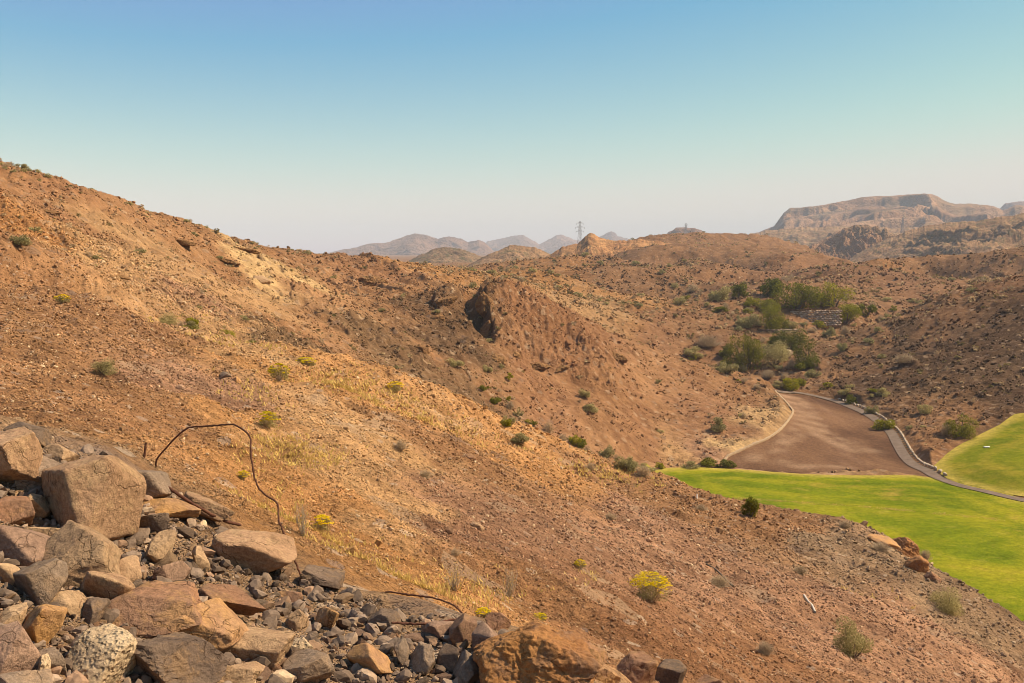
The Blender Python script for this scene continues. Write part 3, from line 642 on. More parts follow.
def place_rock(name, px, py, wpx, hpx, cls, label, cat='rock', rot=0, seed=None, depth=None, dmin=3.0, dmax=9, dist=None, level=None, group=None, sink=.12, mesh=None, **kw):
    if dist is None: x, y, z, d = ground_hit(px, py+hpx*.38, dmin, dmax)
    else: d = dist
    a, t = pix(px, py); s = d/FPX
    wx, hz = wpx*s/2*1.06, hpx*s/2*1.10
    dp = depth*s/2 if depth else .55*(wx+hz)
    seed = seed if seed is not None else int(px*7+py*13)
    rr = np.random.default_rng(seed)
    if mesh is None:
        lv = level or (6 if wpx > 42 else 5 if wpx > 20 else 4)
        v, f = rock_mesh_arrays(seed, lv, (wx, dp, hz), **kw)
        if rot:
            th = math.radians(rot); ca, sa = abs(math.cos(th)), abs(math.sin(th))
            v = v @ rotm(0, th, 0).T
            # keep the picture size of the rotated stone
            ex, ez = v[:,0].max()-v[:,0].min(), v[:,2].max()-v[:,2].min(); v[:,0] *= 2*wx/ex; v[:,2] *= 2*hz/ez
        v = v @ rotm(0, 0, -a).T
        mesh = mesh_np(name, v, f, True, [RM[cls]])
        try: mesh.set_sharp_from_angle(angle=math.radians(38))
        except Exception: pass
    d2 = d + dp*(.5 if cls == 'bed' else .25)
    o = link(name, mesh, loc=(d2*math.sin(a), d2*math.cos(a), ZC+t*d2-hz*.04), label=label, cat=cat, group=group)
    ROCK_SPOTS.append((px, py, wpx, hpx, d)); return o
GR_B = 'boulders and rocks of the rubble heap'
BIG = [
 # px, py, w, h, class, rot, label, extra
 (95,503,88,90,'pink',0,'big pinkish brown boulder with a crack, largest of the rubble heap',dict(n_planes=12,p=30,rough=.05,seed=433)),
 (81,559,66,62,'tan',0,'tan brown blocky boulder directly below the largest cracked boulder',dict(rough=.06,seed=32)),
 (9,464,54,58,'pink',0,'pinkish boulder with a flat upper face at the upper end of the rubble heap',dict(n_planes=8,p=36,seed=3)),
 (30,434,40,22,'dark',28,'dark slab leaning at the top edge of the rubble heap above a grey block',dict(p=34)),
 (37,473,46,38,'grey',10,'grey broken block with dark hollows beside the largest boulder',dict(rough=.09)),
 (144,484,48,30,'grey',8,'smooth grey rounded rock below the rusty stake',dict(p=14,rough=.03)),
 (58,455,38,22,'tan',22,'long tan grey slab lying over the grey broken block',dict()),
 (23,548,60,46,'purple',8,'purplish brown boulder left of the tan blocky boulder',dict(p=32,rough=.04)),
 (41,583,44,42,'grey',0,'speckled grey angular boulder below the purplish boulder',dict(p=34,rough=.04)),
 (8,574,26,26,'tan',0,'small rounded yellowish tan stone below the purplish boulder',dict(p=9,rough=.04)),
 (108,590,46,44,'pink',0,'rounded pinkish brown boulder above the dark gravel pocket and rusty rock',dict(p=18,rough=.04,seed=12)),
 (153,614,90,50,'rust',-8,'wide rusty brown rock with a deeply shaded underside',dict(rough=.08,strata=.2)),
 (210,629,72,46,'orange',10,'orange ochre wedge shaped rock beside the wide rusty rock',dict(p=36,n_planes=8,rough=.045)),
 (258,647,68,40,'tan',16,'tan rock with a dark broken face under its left edge',dict(p=30,seed=5)),
 (103,661,64,54,'pale',0,'pale cream boulder covered in small pits',dict(p=10,rough=.075,pits=.35)),
 (178,664,92,56,'dark',14,'dark brown jagged boulder beside the pale pitted boulder',dict(rough=.09,strata=.2)),
 (41,627,46,46,'orange',20,'orange tan boulder with a purple shaded edge',dict(p=32)),
 (12,652,46,46,'purple',0,'mauve brown boulder at the lower corner of the rubble heap',dict(p=26)),
 (68,605,40,26,'tan',22,'long sandy slab stretched between the grey boulder and the pitted boulder',dict()),
 (70,600,18,16,'pale',0,'small cream stone above the long sandy slab',dict()),
 (95,613,26,28,'dark',25,'dark grey splintered stone under the rounded pinkish boulder',dict(p=36)),
 (160,550,28,36,'tan',20,'upright tan grey shard above the dark gravel pocket',dict(p=34)),
 (171,574,36,26,'purple',12,'low brown angular rock beside the dark gravel pocket',dict()),
 (226,603,66,30,'rust',26,'dark rusty slab sloping down above the orange wedge rock',dict(p=32)),
 (252,553,78,42,'pink',24,'long sandy pink boulder at the upper edge of the heap where the wire loop ends',dict(p=20,rough=.05,seed=77)),
 (240,676,48,26,'tan',0,'light brown rock between the dark jagged boulder and the flat topped grey rock',dict()),
 (168,509,60,20,'orange',24,'flat orange brown slab right of the largest boulder',dict(p=30)),
 (205,508,50,28,'pink',30,'pinkish slab lying along the rusty bar',dict(p=28)),
 (150,522,34,26,'dark',12,'dark grey block under the flat orange brown slab',dict(p=34)),
 (127,573,24,28,'tan',-20,'tan rounded stone tucked behind the rounded pinkish boulder',dict(p=12)),
 (201,559,16,24,'tan',-10,'small upright ochre stone in the gravel left of the long sandy pink boulder',dict()),
 (12,512,36,26,'rust',10,'rusty brown stone under the flat faced pinkish boulder',dict()),
 (34,508,30,26,'tan',0,'ochre tan stone under the grey broken block',dict()),
 (46,535,36,20,'tan',12,'yellowish tan stone above the tan blocky boulder',dict()),
 (50,661,28,28,'grey',0,'grey angular stone left of the pale pitted boulder',dict(p=34)),
 (10,622,28,26,'tan',8,'tan stone above the mauve corner boulder',dict()),
 (24,684,48,26,'grey',0,'grey stone cut by the bottom edge below the mauve corner boulder',dict()),
 (43,670,13,28,'pale',6,'narrow cream shard beside the mauve corner boulder',dict()),
 (373,660,46,32,'orange',28,'smooth honey coloured rock standing out on the grey rubble',dict(p=16,rough=.03,seed=91)),
 (307,668,52,30,'grey',-14,'flat topped light grey brown rock beside the tan rock',dict(p=34)),
 (327,619,24,26,'orange',20,'small ochre and grey stone on the rubble above the honey coloured rock',dict()),
 (322,578,44,24,'dark',24,'dark grey ledge stone where the tall wire loop meets the rubble',dict(p=30)),
 (290,597,24,14,'rust',18,'flat brown stone in the fine gravel below the tall wire loop',dict()),
 (298,622,22,22,'tan',-8,'tan stone with a light top in the middle of the fine gravel',dict()),
 (299,648,26,20,'pale',-30,'pale grey shard between the tan rock and the flat topped grey rock',dict()),
 (404,654,16,30,'grey',-22,'sharp upright grey shard beside the honey coloured rock',dict(p=40)),
 (461,632,28,34,'rust',28,'brown leaning slab below the low wire arch',dict(p=34)),
 (438,630,34,22,'purple',8,'purple brown flat rock under the low wire arch',dict()),
 (386,622,34,22,'dark',18,'dark grey block behind the low straight bar',dict(p=30)),
 (425,660,26,32,'grey',20,'grey blade shaped rock in the rubble right of the upright shard',dict(p=36)),
 (446,659,24,34,'dark',24,'dark leaning rock among the blade shaped rocks',dict(p=36)),
 (468,670,28,36,'grey',24,'pale edged grey slab near the big orange outcrop',dict(p=36)),
 (484,646,30,36,'purple',24,'mauve block leaning against the big orange outcrop',dict(p=32)),
 (500,672,26,34,'dark',-18,'dark grey pointed stone at the foot of the big orange outcrop',dict(p=36)),
 (536,668,124,104,'crag',32,'big rough orange outcrop with a pale grey streak at the end of the heap',dict(rough=.13,seed=211,n_planes=16,p=22,level=7,dmax=7)),
 (498,621,26,22,'rust',30,'reddish brown stone perched on top of the big orange outcrop',dict(dmax=7)),
 (586,657,40,34,'rust',24,'dark rusty crumbling rock just beyond the big orange outcrop',dict(rough=.12,dmax=9)),
 (636,672,42,34,'rust',10,'reddish brown rock low on the slope past the crumbling rock',dict(rough=.09,dmax=11)),
 (669,676,36,26,'dark',-8,'dark brown rock last in the row along the lower edge',dict(dmax=12)),
 (607,676,26,22,'orange',12,'small orange brown rock between the two crumbling rusty rocks',dict(rough=.09,dmax=10)),
 (711,682,34,16,'rust',0,'low reddish stone half sunk in the scree at the lower edge',dict(dmax=16)),
]
for (px, py, wp, hp, c, rot, lab, ex) in BIG:
    ex = dict(ex); place_rock('boulder' if wp > 40 else 'stone', px, py, wp, hp, c, lab, 'boulder' if wp > 40 else 'stone', rot, group=GR_B, **ex)
# ---- medium loose stones of the heap, each a stone of its own
PILE_PX = [(0,432),(40,440),(110,468),(160,490),(215,522),(262,560),(300,584),(345,592),(395,622),(455,624),(500,640),(590,690),(-20,690),(-20,432)]
pile_inside = lambda px, py: float(sdf(PILE_PX, np.array([px*1.0]), np.array([py*1.0]))[0])
stone_meshes = {}
for c in ('grey','dark','pink','tan','purple','rust'):
    for k in range(4):
        v, f = rock_mesh_arrays(900+k*17+hash(c)%7*0+len(stone_meshes)*31, 4, (1, .85, .7), n_planes=9, p=70, rough=.045)
        me = mesh_np('loose_stone', v, f, True, [RM[c]])
        try: me.set_sharp_from_angle(angle=math.radians(34))
        except Exception: pass
        stone_meshes[(c, k)] = me
rr = np.random.default_rng(33); n_st = 0; tries = 0; taken = []
CNAME = {'grey':'grey','dark':'dark grey','pink':'pinkish','tan':'tan','purple':'purple brown','rust':'rusty brown'}
while n_st < 290 and tries < 16000:
    tries += 1
    px, py = rr.uniform(-5, 560), rr.uniform(425, 690); 
    if pile_inside(px, py) > -4: continue
    if px < 130 and rr.random() < .1: continue
    w_ = min(27, 7+rr.pareto(1.6)*5.5)
    if any(((px-b[0])/(b[2]*.5))**2+((py-b[1])/(b[3]*.5))**2 < .48 for b in BIG): continue
    if any(math.hypot(px-q[0], py-q[1]) < (w_+q[2])*.36 for q in taken): continue
    taken.append((px, py, w_))
    c = rr.choice(['grey','dark','pink','tan','purple','rust'], p=[.24,.22,.14,.14,.15,.11])
    x, y, z, d = ground_hit(px, py, 3, 9); s = w_*d/FPX/2
    zone = ('in the gravel below the tall wire loop' if px > 190 and px < 330 and py < 640 else
            'in the dark gravel pocket' if px <= 190 and px > 120 and py < 600 else
            'between the big boulders' if px <= 330 else 'in the rubble around the honey coloured rock')
    o = link('loose_stone', stone_meshes[(c, int(rr.integers(4)))], loc=(x, y, z+s*.25), label=f'small {CNAME[c]} angular stone {zone}', cat='stone', group=f'loose {CNAME[c]} stones {zone}')
    o.scale = (s*rr.uniform(.85,1.25), s*rr.uniform(.8,1.1), s*rr.uniform(.6,1.1)); o.rotation_euler = (rr.uniform(-.6,.6), rr.uniform(-.6,.6), rr.uniform(0,6.28)); n_st += 1
# ---- uncountable gravel and scree
def scatter_stones(name, n, gen, label, seed, level=1, scol=None):
    r = np.random.default_rng(seed); u, f = ico(level)
    P, S, C = gen(r, n); n = len(P); nv = len(u)
    V = np.zeros((n, nv, 3), np.float32)
    B = []
    for k in range(24):
        q = np.random.default_rng(seed+k); m = q.normal(size=(8,3)); m /= np.linalg.norm(m, axis=1)[:,None]
        rad = ((np.maximum(u@m.T, 1e-6)/q.uniform(.55,.95,8))**26).sum(1)+1e-9
        v = u*np.minimum(rad**(-1/26), 1.2)[:,None]*np.array([1, .8, .62])*(1+q.normal(size=(nv,1))*.07)
        B.append(v @ rotm(*q.uniform(-.8,.8,2), 0).T)
    B = np.array(B)
    kk = r.integers(0, 24, n); th = r.uniform(0, 6.283, n); c, s = np.cos(th), np.sin(th); b = B[kk]
    V[:,:,0] = (b[:,:,0]*c[:,None]-b[:,:,1]*s[:,None]); V[:,:,1] = (b[:,:,0]*s[:,None]+b[:,:,1]*c[:,None]); V[:,:,2] = b[:,:,2]
    V = V*S[:,None,None] + P[:,None,:]; V[:,:,2] += (S*.32)[:,None]
    F = (f[None]+np.arange(n)[:,None,None]*nv).reshape(-1,3)
    me = mesh_np(name, V.reshape(-1,3), F, False, [M_GRAV], col=np.repeat(C, nv, 0))
    return link(name, me, kind='stuff', label=label, cat='gravel')
def mat_gravel():
    t = NT('loose_gravel'); p = t.pos(); c = t.attr()
    c = t.mix(1.0, c, t.mix(t.ramp(t.noise(p, 30, 4, .7), [(.3,0.),(.7,1.)]), (.72,.72,.72), (1.28,1.27,1.25)), 'MULTIPLY')
    t.col(c); return t.m
M_GRAV = mat_gravel()
gcol3 = gcol.reshape(na, nl, 3)
def gz_many(az, ln):
    i = np.clip(np.searchsorted(ga, az)-1, 0, na-2); j = np.clip(np.searchsorted(gl, ln)-1, 0, nl-2)
    u = (az-ga[i])/(ga[i+1]-ga[i]); v = (ln-gl[j])/(gl[j+1]-gl[j])
    z = (1-u)*((1-v)*Z[i,j]+v*Z[i,j+1]) + u*((1-v)*Z[i+1,j]+v*Z[i+1,j+1])
    return z, gcol3[i,j], FLAT[i,j], grough[i,j], TAN[i,j] >= TMAX[i,j]-.004
def gen_pile(r, n):
    px = r.uniform(-30, 600, n); py = r.uniform(425, 700, n); s = sdf(PILE_PX, px, py); k = s < 2+r.normal(size=n)*4
    px, py, = px[k], py[k]; P = np.array([ground_hit(a, b, 2.6, 9)[:3] for a, b in zip(px, py)])
    d = np.hypot(P[:,0], P[:,1]); S = np.minimum(.045, d/FPX*(.8+r.pareto(1.7, len(d))*1.2)*.66)
    base = np.array([(.15,.102,.07),(.21,.145,.10),(.30,.205,.135),(.25,.15,.09),(.42,.29,.175)])[r.choice(5, len(d), p=[.40,.28,.15,.12,.05])]
    return P, S, base*r.uniform(.75,1.25,(len(d),1))
scatter_stones('gravel', 30000, gen_pile, 'fine grey gravel filling the gaps of the rubble heap', 61, level=2)
def gen_slope(r, n):
    az = r.uniform(-.57, .57, n); ln = r.uniform(math.log(7), math.log(135), n)
    d = np.exp(ln); z, c, fl, ro, vis = gz_many(az, ln)
    clump = noise2(az*60, ln*18, 71)+.6*noise2(az*200, ln*60, 72)
    k = vis & (fl < .1) & (r.random(n) < np.clip(.5+.6*clump, .15, 1)); az, ln, d, z, c = az[k], ln[k], d[k], z[k], c[k]; m = len(d)
    S = np.clip(d/FPX*np.minimum(.80+r.pareto(2.0, m)*.55, np.where(r.random(m) < .012, 5., 2.3)), .006, .38)
    t = r.random(m); c = c*r.uniform(.72, 1.38, (m,1)); pl = t > .965; c[pl] = np.array([.50,.35,.20])*r.uniform(.8,1.2,(pl.sum(),1)); g = t < .10; c[g] = c[g]*.5+np.array([.13,.085,.055])*r.uniform(.7,1.2,(g.sum(),1))
    return np.stack([d*np.sin(az), d*np.cos(az), z], 1), S, np.clip(c, 0, .7)
scatter_stones('scree', 330000, gen_slope, 'loose brown scree stones strewn over the near slope', 62)
def gen_far(r, n):
    az = r.uniform(-.56, .56, n); ln = r.uniform(math.log(85), math.log(750), n)
    d = np.exp(ln); z, c, fl, ro, vis = gz_many(az, ln)
    cl = noise2(az*70, ln*30, 75)+.6*noise2(az*220, ln*90, 76)
    k = vis & (fl < .05) & (r.random(n) < np.clip((cl+.30)*1.1, .05, 1)*(.25+ro)); az, ln, d, z, c = az[k], ln[k], d[k], z[k], c[k]; m = len(d)
    S = np.clip(d/FPX*np.minimum(.6+r.pareto(2.4, m)*.55, 2.4), .05, 1.4)
    return np.stack([d*np.sin(az), d*np.cos(az), z], 1), S, np.clip(c*r.uniform(.62, 1.35, (m,1)), 0, .7)
scatter_stones('scree', 300000, gen_far, 'distant stones and broken rock over the hillsides', 63)
def mat_crag():
    t = NT('craggy_rock'); p = t.pos()
    c = t.mix(t.ramp(t.noise(p, .22, 7, .65, .6), [(.36,0.),(.64,1.)]), (.31,.16,.068), (.40,.215,.088))
    c = t.mix(t.math('MULTIPLY', t.ramp(t.noise(p, .6, 6, .7, .8), [(.52,0.),(.62,1.)]), .6), c, (.225,.115,.055))
    c = t.mix(1.0, c, t.mix(t.ramp(t.noise(p, 2.6, 5, .75), [(.3,0.),(.7,1.)]), (.78,.77,.76), (1.22,1.22,1.2)), 'MULTIPLY')
    t.col(c); b = t.bump(t.noise(p, .8, 8, .75, .5), 1.0, 1.2); b = t.bump(t.voro(p, 1.1), .8, -.5, b); t.nrm(b); return t.m
M_CRAG = mat_crag(); RM['bed'] = M_CRAG
# ---- rock outcrops on the hillsides
OUT = [
 (617,357,22,11,'bed',20,'low broken red crag at the tail of the big craggy outcrop',dict(dist=232,rough=.13,strata=.3,level=6)),
 (372,281,30,11,'bed',10,'ochre crag with a dark hollow on the crest before the hazy mountains',dict(dist=300,rough=.13,level=6)),
 (222,260,34,9,'bed',30,'ochre rock ledge with a dark undercut high on the grassless hill',dict(dist=172,rough=.12,strata=.3,level=6)),
 (180,242,28,7,'bed',14,'yellowish rock ledge just above the undercut ledge on the high hill',dict(dist=176,rough=.12,strata=.3,level=6)),
 (246,250,26,7,'bed',20,'dark rock band under the skyline of the high hill',dict(dist=236,rough=.12,strata=.3,level=6)),
 (118,276,22,7,'bed',26,'short rock step in the middle of the high hill above the green gully',dict(dist=118,rough=.12,level=5)),
 (50,212,20,5,'bed',8,'thin rock step high on the hill near the top of the skyline',dict(dist=140,rough=.12,level=5)),
 (422,350,14,10,'bed',0,'dark broken rock on the slope left of the big craggy outcrop',dict(dist=178,rough=.12,level=5)),
 (262,280,16,9,'tan',30,'pale crumbly rock patch on the high hill above the saddle',dict(dist=195,rough=.12,level=5)),
 (903,550,30,26,'crag',34,'orange split crag at the brink of the slope above the fairway',dict(dist=70,rough=.12,strata=.2,level=6,seed=15)),
 (884,543,30,12,'orange',26,'tan rock at the upper end of the orange split crag',dict(dist=71.5,rough=.1,level=5)),
 (917,566,22,22,'crag',34,'lower orange slab below the split crag at the brink',dict(dist=67.5,rough=.1,level=5)),
 (933,577,15,12,'rust',20,'dark brown stone below the lower orange slab at the brink',dict(dist=65.5,rough=.08,level=5)),
 (787,354,12,9,'pale',10,'pale boulder between the green trees in the valley',dict(dist=352,rough=.08,level=5)),
 (226,376,13,8,'grey',0,'grey stone with an orange neighbour on the gravelly slope',dict(dist=33,level=5)),
 (236,381,10,9,'orange',0,'small orange stone beside the grey one on the gravelly slope',dict(dist=32,level=5)),
 (353,552,14,12,'orange',20,'orange stone in the dry grass beyond the tall wire loop',dict(dist=10,level=5)),
 (271,543,16,10,'rust',20,'reddish brown stone behind the long sandy pink boulder',dict(dist=7.4,level=5)),
 (470,458,12,8,'rust',20,'dark stone half buried on the slope by the dry grass',dict(dist=36,level=5)),
 (477,527,14,9,'tan',20,'tan stone lying alone on the middle of the near slope',dict(dist=18,level=5)),
 (707,531,6,7,'rust',0,'small brown stone standing near the brink above the fairway',dict(dist=54,level=4)),
]
for (px, py, wp, hp, c, rot, lab, ex) in OUT:
    ex = dict(ex); d0 = ex.pop('dist'); ex['dist'] = ground_hit(px, py+hp*.2, d0*.72, d0*1.6)[3]; ex['rough'] = .24 if c == 'bed' else .13; ex['p'] = 18; ex['n_planes'] = 18
    place_rock('rock_outcrop' if wp > 25 else 'stone', px, py, wp, hp, c, lab, 'outcrop' if wp > 25 else 'stone', rot, **ex)

for px, py, wp, hp, rot, dd, lab in [
 (486,306,20,26,-62,0,'tall red crag block at the upper rim of the dark cleft'),
 (487,336,17,30,80,0,'narrow red crag rib standing along the dark cleft'),
 (497,362,20,18,50,0,'broken red block at the foot of the dark cleft'),
 (536,367,30,11,8,0,'overhanging rock ledge along the foot of the craggy dome'),
 (558,369,22,9,-6,0,'smaller ledge block beside the overhanging ledge of the dome'),
 (515,356,14,10,20,0,'knobbly rock just above the overhanging ledge of the dome'),
 (448,302,22,12,-20,0,'small ragged crag across the dark cleft from the dome'),
 (437,320,16,12,-35,0,'little dark crag below the small ragged crag'),
 (508,392,12,10,30,0,'dark angular rock in the gully below the craggy dome'),
 (519,408,14,9,30,0,'broken dark rocks in the bed of the gully below the craggy dome')]:
    place_rock('rock_outcrop', px, py, wp, hp, 'bed', lab, 'outcrop', rot, dist=ground_hit(px, py, 185, 300)[3], level=6, rough=.24, p=18, n_planes=18, depth=max(wp, hp)*1.0)
# ------------------------------------------------------------------ plants
def mat_leaf(name, c1, c2, trans=.42):
    t = NT(name); p = t.pos(); a = t.attr()
    sx = t.n('ShaderNodeSeparateColor'); t.l(a, sx.inputs[0])
    c = t.mix(sx.outputs[0], c1, c2)
    c = t.mix(1.0, c, t.mix(t.rnd(), (.78,.80,.80), (1.2,1.16,1.1)), 'MULTIPLY')
    t.col(c); t.b.inputs['Roughness'].default_value = .7
    tr = t.n('ShaderNodeBsdfTranslucent'); t.l(c, tr.inputs[0]); mx = t.n('ShaderNodeMixShader'); mx.inputs[0].default_value = trans
    t.l(t.b.outputs[0], mx.inputs[1]); t.l(tr.outputs[0], mx.inputs[2]); t.l(mx.outputs[0], t.out.inputs[0])
    return t.m
ML = {
 'green': mat_leaf('olive_green_leaves', (.085,.088,.010), (.29,.26,.024)),
 'lime':  mat_leaf('yellow_green_leaves', (.14,.135,.010), (.42,.36,.024)),
 'dkgreen': mat_leaf('dark_green_leaves', (.055,.062,.012), (.19,.18,.026)),
 'sage':  mat_leaf('grey_green_leaves', (.24,.20,.075), (.48,.395,.17)),
 'scrub': mat_leaf('olive_brown_scrub', (.17,.125,.045), (.36,.265,.105)),
 'dry':   mat_leaf('dry_twiggy_leaves', (.34,.235,.125), (.60,.43,.23)),
 'yellow':mat_leaf('yellow_flowers', (.50,.36,.006), (.80,.60,.012)),
 'straw': mat_leaf('dry_straw', (.55,.36,.10), (.80,.56,.18), .4),
}
def mat_wood(name, c1, c2):
    return mat_simple(name, c1, c2, 9, .4)
M_TWIG = mat_wood('twig_bark', (.38,.275,.17), (.56,.42,.27)); M_TRUNK = mat_wood('tree_bark', (.10,.075,.05), (.19,.14,.10)); M_BARE = mat_wood('bare_twig', (.36,.27,.17), (.5,.39,.26)); M_DEAD = mat_wood('bleached_wood', (.45,.38,.29), (.62,.54,.43))
def leaf_quads(r, P, N, size, flat=.5, asp=.6):
    """one small quad per point, tilted about N"""
    n = len(P); q = r.normal(size=(n,3))*flat + N; q /= np.linalg.norm(q, axis=1)[:,None]
    a = np.cross(q, r.normal(size=(n,3))); a /= np.linalg.norm(a, axis=1)[:,None]; b = np.cross(q, a)
    s = size*r.uniform(.6, 1.4, n)[:,None]
    V = np.stack([P-a*s*.5, P-b*s*asp*.5, P+a*s*.5, P+b*s*asp*.5], 1).reshape(-1,3)
    return V, np.arange(n*4).reshape(n,4)
def crown(seed, n, leaf, nl=9, spread=.36, flat=.9, hollow=.55, lobe=(.17,.30)):
    """leaves through the volume of several uneven clumps; unit width and unit height, base at 0"""
    r = np.random.default_rng(seed); Ps, Ns, Cs = [], [], []
    lob = []
    for k in range(nl):
        th = r.uniform(0, 6.283); q = math.sqrt(r.random())*spread; rad = r.uniform(*lobe)
        lob.append((np.array([q*math.cos(th)*1.25, q*math.sin(th)*1.25, r.uniform(.12, .85)*(1-.5*q/spread)]), rad*r.uniform(.7,1.15)))
    wsum = sum(l[1]**2 for l in lob)
    for c, rad in lob:
        m = int(n*rad**2/wsum); u = r.normal(size=(m,3)); u /= np.linalg.norm(u, axis=1)[:,None]
        rr_ = rad*(hollow+(1-hollow)*r.random(m)**.6)*(1+.35*noise3(u*2.2+c*9, seed))
        P = c + u*rr_[:,None]*np.array([1,1,.92]); k = P[:,2] > .01
        Ps.append(P[k]); Ns.append(u[k]+np.array([0,0,.3])); Cs.append(np.clip(r.normal(.5,.24,k.sum())+.25*noise3(P[k]*5, 3), 0, 1))
    P, N, C = np.vstack(Ps), np.vstack(Ns), np.concatenate(Cs)
    V, F = leaf_quads(r, P, N, leaf, flat)
    return V, F, np.repeat(C, 4), lob
def norm_box(V, refs=()):
    lo, hi = V.min(0), V.max(0); c = np.array([(lo[0]+hi[0])/2, (lo[1]+hi[1])/2, 0]); s = np.array([1/(hi[0]-lo[0]), 1/(hi[1]-lo[1]), 1/hi[2]])
    return c, s
def stems_to(r, pts, r0, r1, bend=.15, sides=4, base_spread=.03):
    out = []
    for p in pts:
        b = np.array([r.normal()*base_spread, r.normal()*base_spread, -.06]); m = (b+p)/2 + r.normal(size=3)*bend*.35; m[2] = max(m[2], .05)
        c = catmull([b, m, p], 3); out.append(tube(c, np.linspace(r0, r1, len(c)), sides))
    return join(out)
TPL = {}
def col3(C): return np.stack([C, C, C], 1)
def template(kind, k, lod):
    """returns list of (part name, mesh)"""
    key = (kind, k, lod)
    if key in TPL: return TPL[key]
    r = np.random.default_rng(sum(map(ord, kind))*7+k*101+lod); parts = []
    n, leaf = {0:(420,.13), 1:(2100,.075), 2:(5200,.036)}[lod]
    s = int(r.integers(1e6))
    if kind in ('green','lime','dkgreen','sage'):
        V, F, C, lob = crown(s, n, leaf, nl=[7,10,13][lod], lobe=(.15,.30) if kind != 'sage' else (.2,.3), hollow=.5)
        c, sc = norm_box(V); V = (V-c)*sc
        sv, sf = stems_to(r, [(l[0]-c)*sc for l in lob], .022, .007, sides=4)
        parts = [('crown', mesh_np('crown', V, F, False, [ML[kind]], col=col3(C))), ('stems', mesh_np('stems', sv, sf, True, [M_TRUNK]))]
    elif kind == 'dry':
        m = {0:60, 1:130, 2:260}[lod]; tips = []
        for i in range(m):
            th = r.uniform(0, 6.283); e = r.uniform(.15, 1.5); L = r.uniform(.55, 1)
            tips.append(np.array([math.cos(th)*math.cos(e)*.5*L, math.sin(th)*math.cos(e)*.5*L, math.sin(e)*L*.95]))
        sv, sf = stems_to(r, tips, .010, .005 if lod < 2 else .003, .2, 3)
        P = np.array(tips)[r.integers(0, m, n//2)]*r.uniform(.45, 1.0, (n//2,1)) + r.normal(size=(n//2,3))*.05; P[:,2] = np.maximum(P[:,2], .01)
        V, F = leaf_quads(r, P, r.normal(size=P.shape)+np.array([0,0,.4]), leaf*.8, 1, .35); C = np.repeat(r.random(len(P)), 4)
        parts = [('twigs', mesh_np('twigs', sv, sf, True, [M_TWIG])), ('foliage', mesh_np('foliage', V, F, False, [ML['dry']], col=col3(C)))]
    elif kind == 'bare':
        out = []
        for i in range(16):
            th = r.uniform(0, 6.283); e = r.uniform(.7, 1.5); L = r.uniform(.6, 1); tip = np.array([math.cos(th)*math.cos(e)*.6*L, math.sin(th)*math.cos(e)*.6*L, math.sin(e)*L])
            mid = tip*.5+r.normal(size=3)*.06; c = catmull([np.array([0,0,-.05]), mid, tip], 4); out.append(tube(c, np.linspace(.016,.004,len(c)), 4))
            for q in range(5):
                b0 = c[int(r.integers(3, len(c)))]; b1 = b0+r.normal(size=3)*.13+np.array([0,0,.09]); out.append(tube([b0,(b0+b1)/2+r.normal(size=3)*.015,b1], [.006,.005,.003], 3))
        sv, sf = join(out); P = sv[r.integers(0, len(sv), 160)]+r.normal(size=(160,3))*.03; P[:,2] = np.maximum(P[:,2], .02); V, F = leaf_quads(r, P, r.normal(size=P.shape), .05, 1, .4)
        parts = [('twigs', mesh_np('twigs', sv, sf, True, [M_BARE])), ('foliage', mesh_np('foliage', V, F, False, [ML['straw']], col=col3(np.repeat(r.random(len(P)), 4))))]
    elif kind in ('yellow',):
        V, F, C, lob = crown(s, int(n*.55), leaf*.9, nl=9, hollow=.35, lobe=(.16,.26)); c, sc = norm_box(V); V = (V-c)*sc*np.array([1,1,.9])
        sv, sf = stems_to(r, [(l[0]-c)*sc*np.array([1,1,.9]) for l in lob]+[np.array([r.normal()*.2, r.normal()*.2, .6]) for _ in range(20)], .016, .006)
        # flower heads: flat clusters over the top of the bush
        hd = {0:30, 1:52, 2:80}[lod]; Pf, Nf = [], []
        for i in range(hd):
            th = r.uniform(0, 6.283); e = math.acos(r.uniform(.10, 1)); dd = np.array([math.sin(e)*math.cos(th)*.5, math.sin(e)*math.sin(th)*.5, .42+.56*math.cos(e)]) * np.array([.95,.95,1])
            q = {0:7, 1:12, 2:22}[lod]; Pf.append(dd + r.normal(size=(q,3))*np.array([.05,.05,.016])); Nf.append(np.tile([dd[0]*.6, dd[1]*.6, 1.], (q,1)))
        Pf, Nf = np.vstack(Pf), np.vstack(Nf); fv, ff = leaf_quads(r, Pf, Nf, leaf*1.0, .35, .9)
        parts = [('foliage', mesh_np('foliage', V, F, False, [ML['sage']], col=col3(C))), ('stems', mesh_np('stems', sv, sf, True, [M_TWIG])), ('blossom', mesh_np('blossom', fv, ff, False, [ML['yellow']], col=col3(np.repeat(r.random(len(Pf)), 4))))]
    TPL[key] = parts; return parts
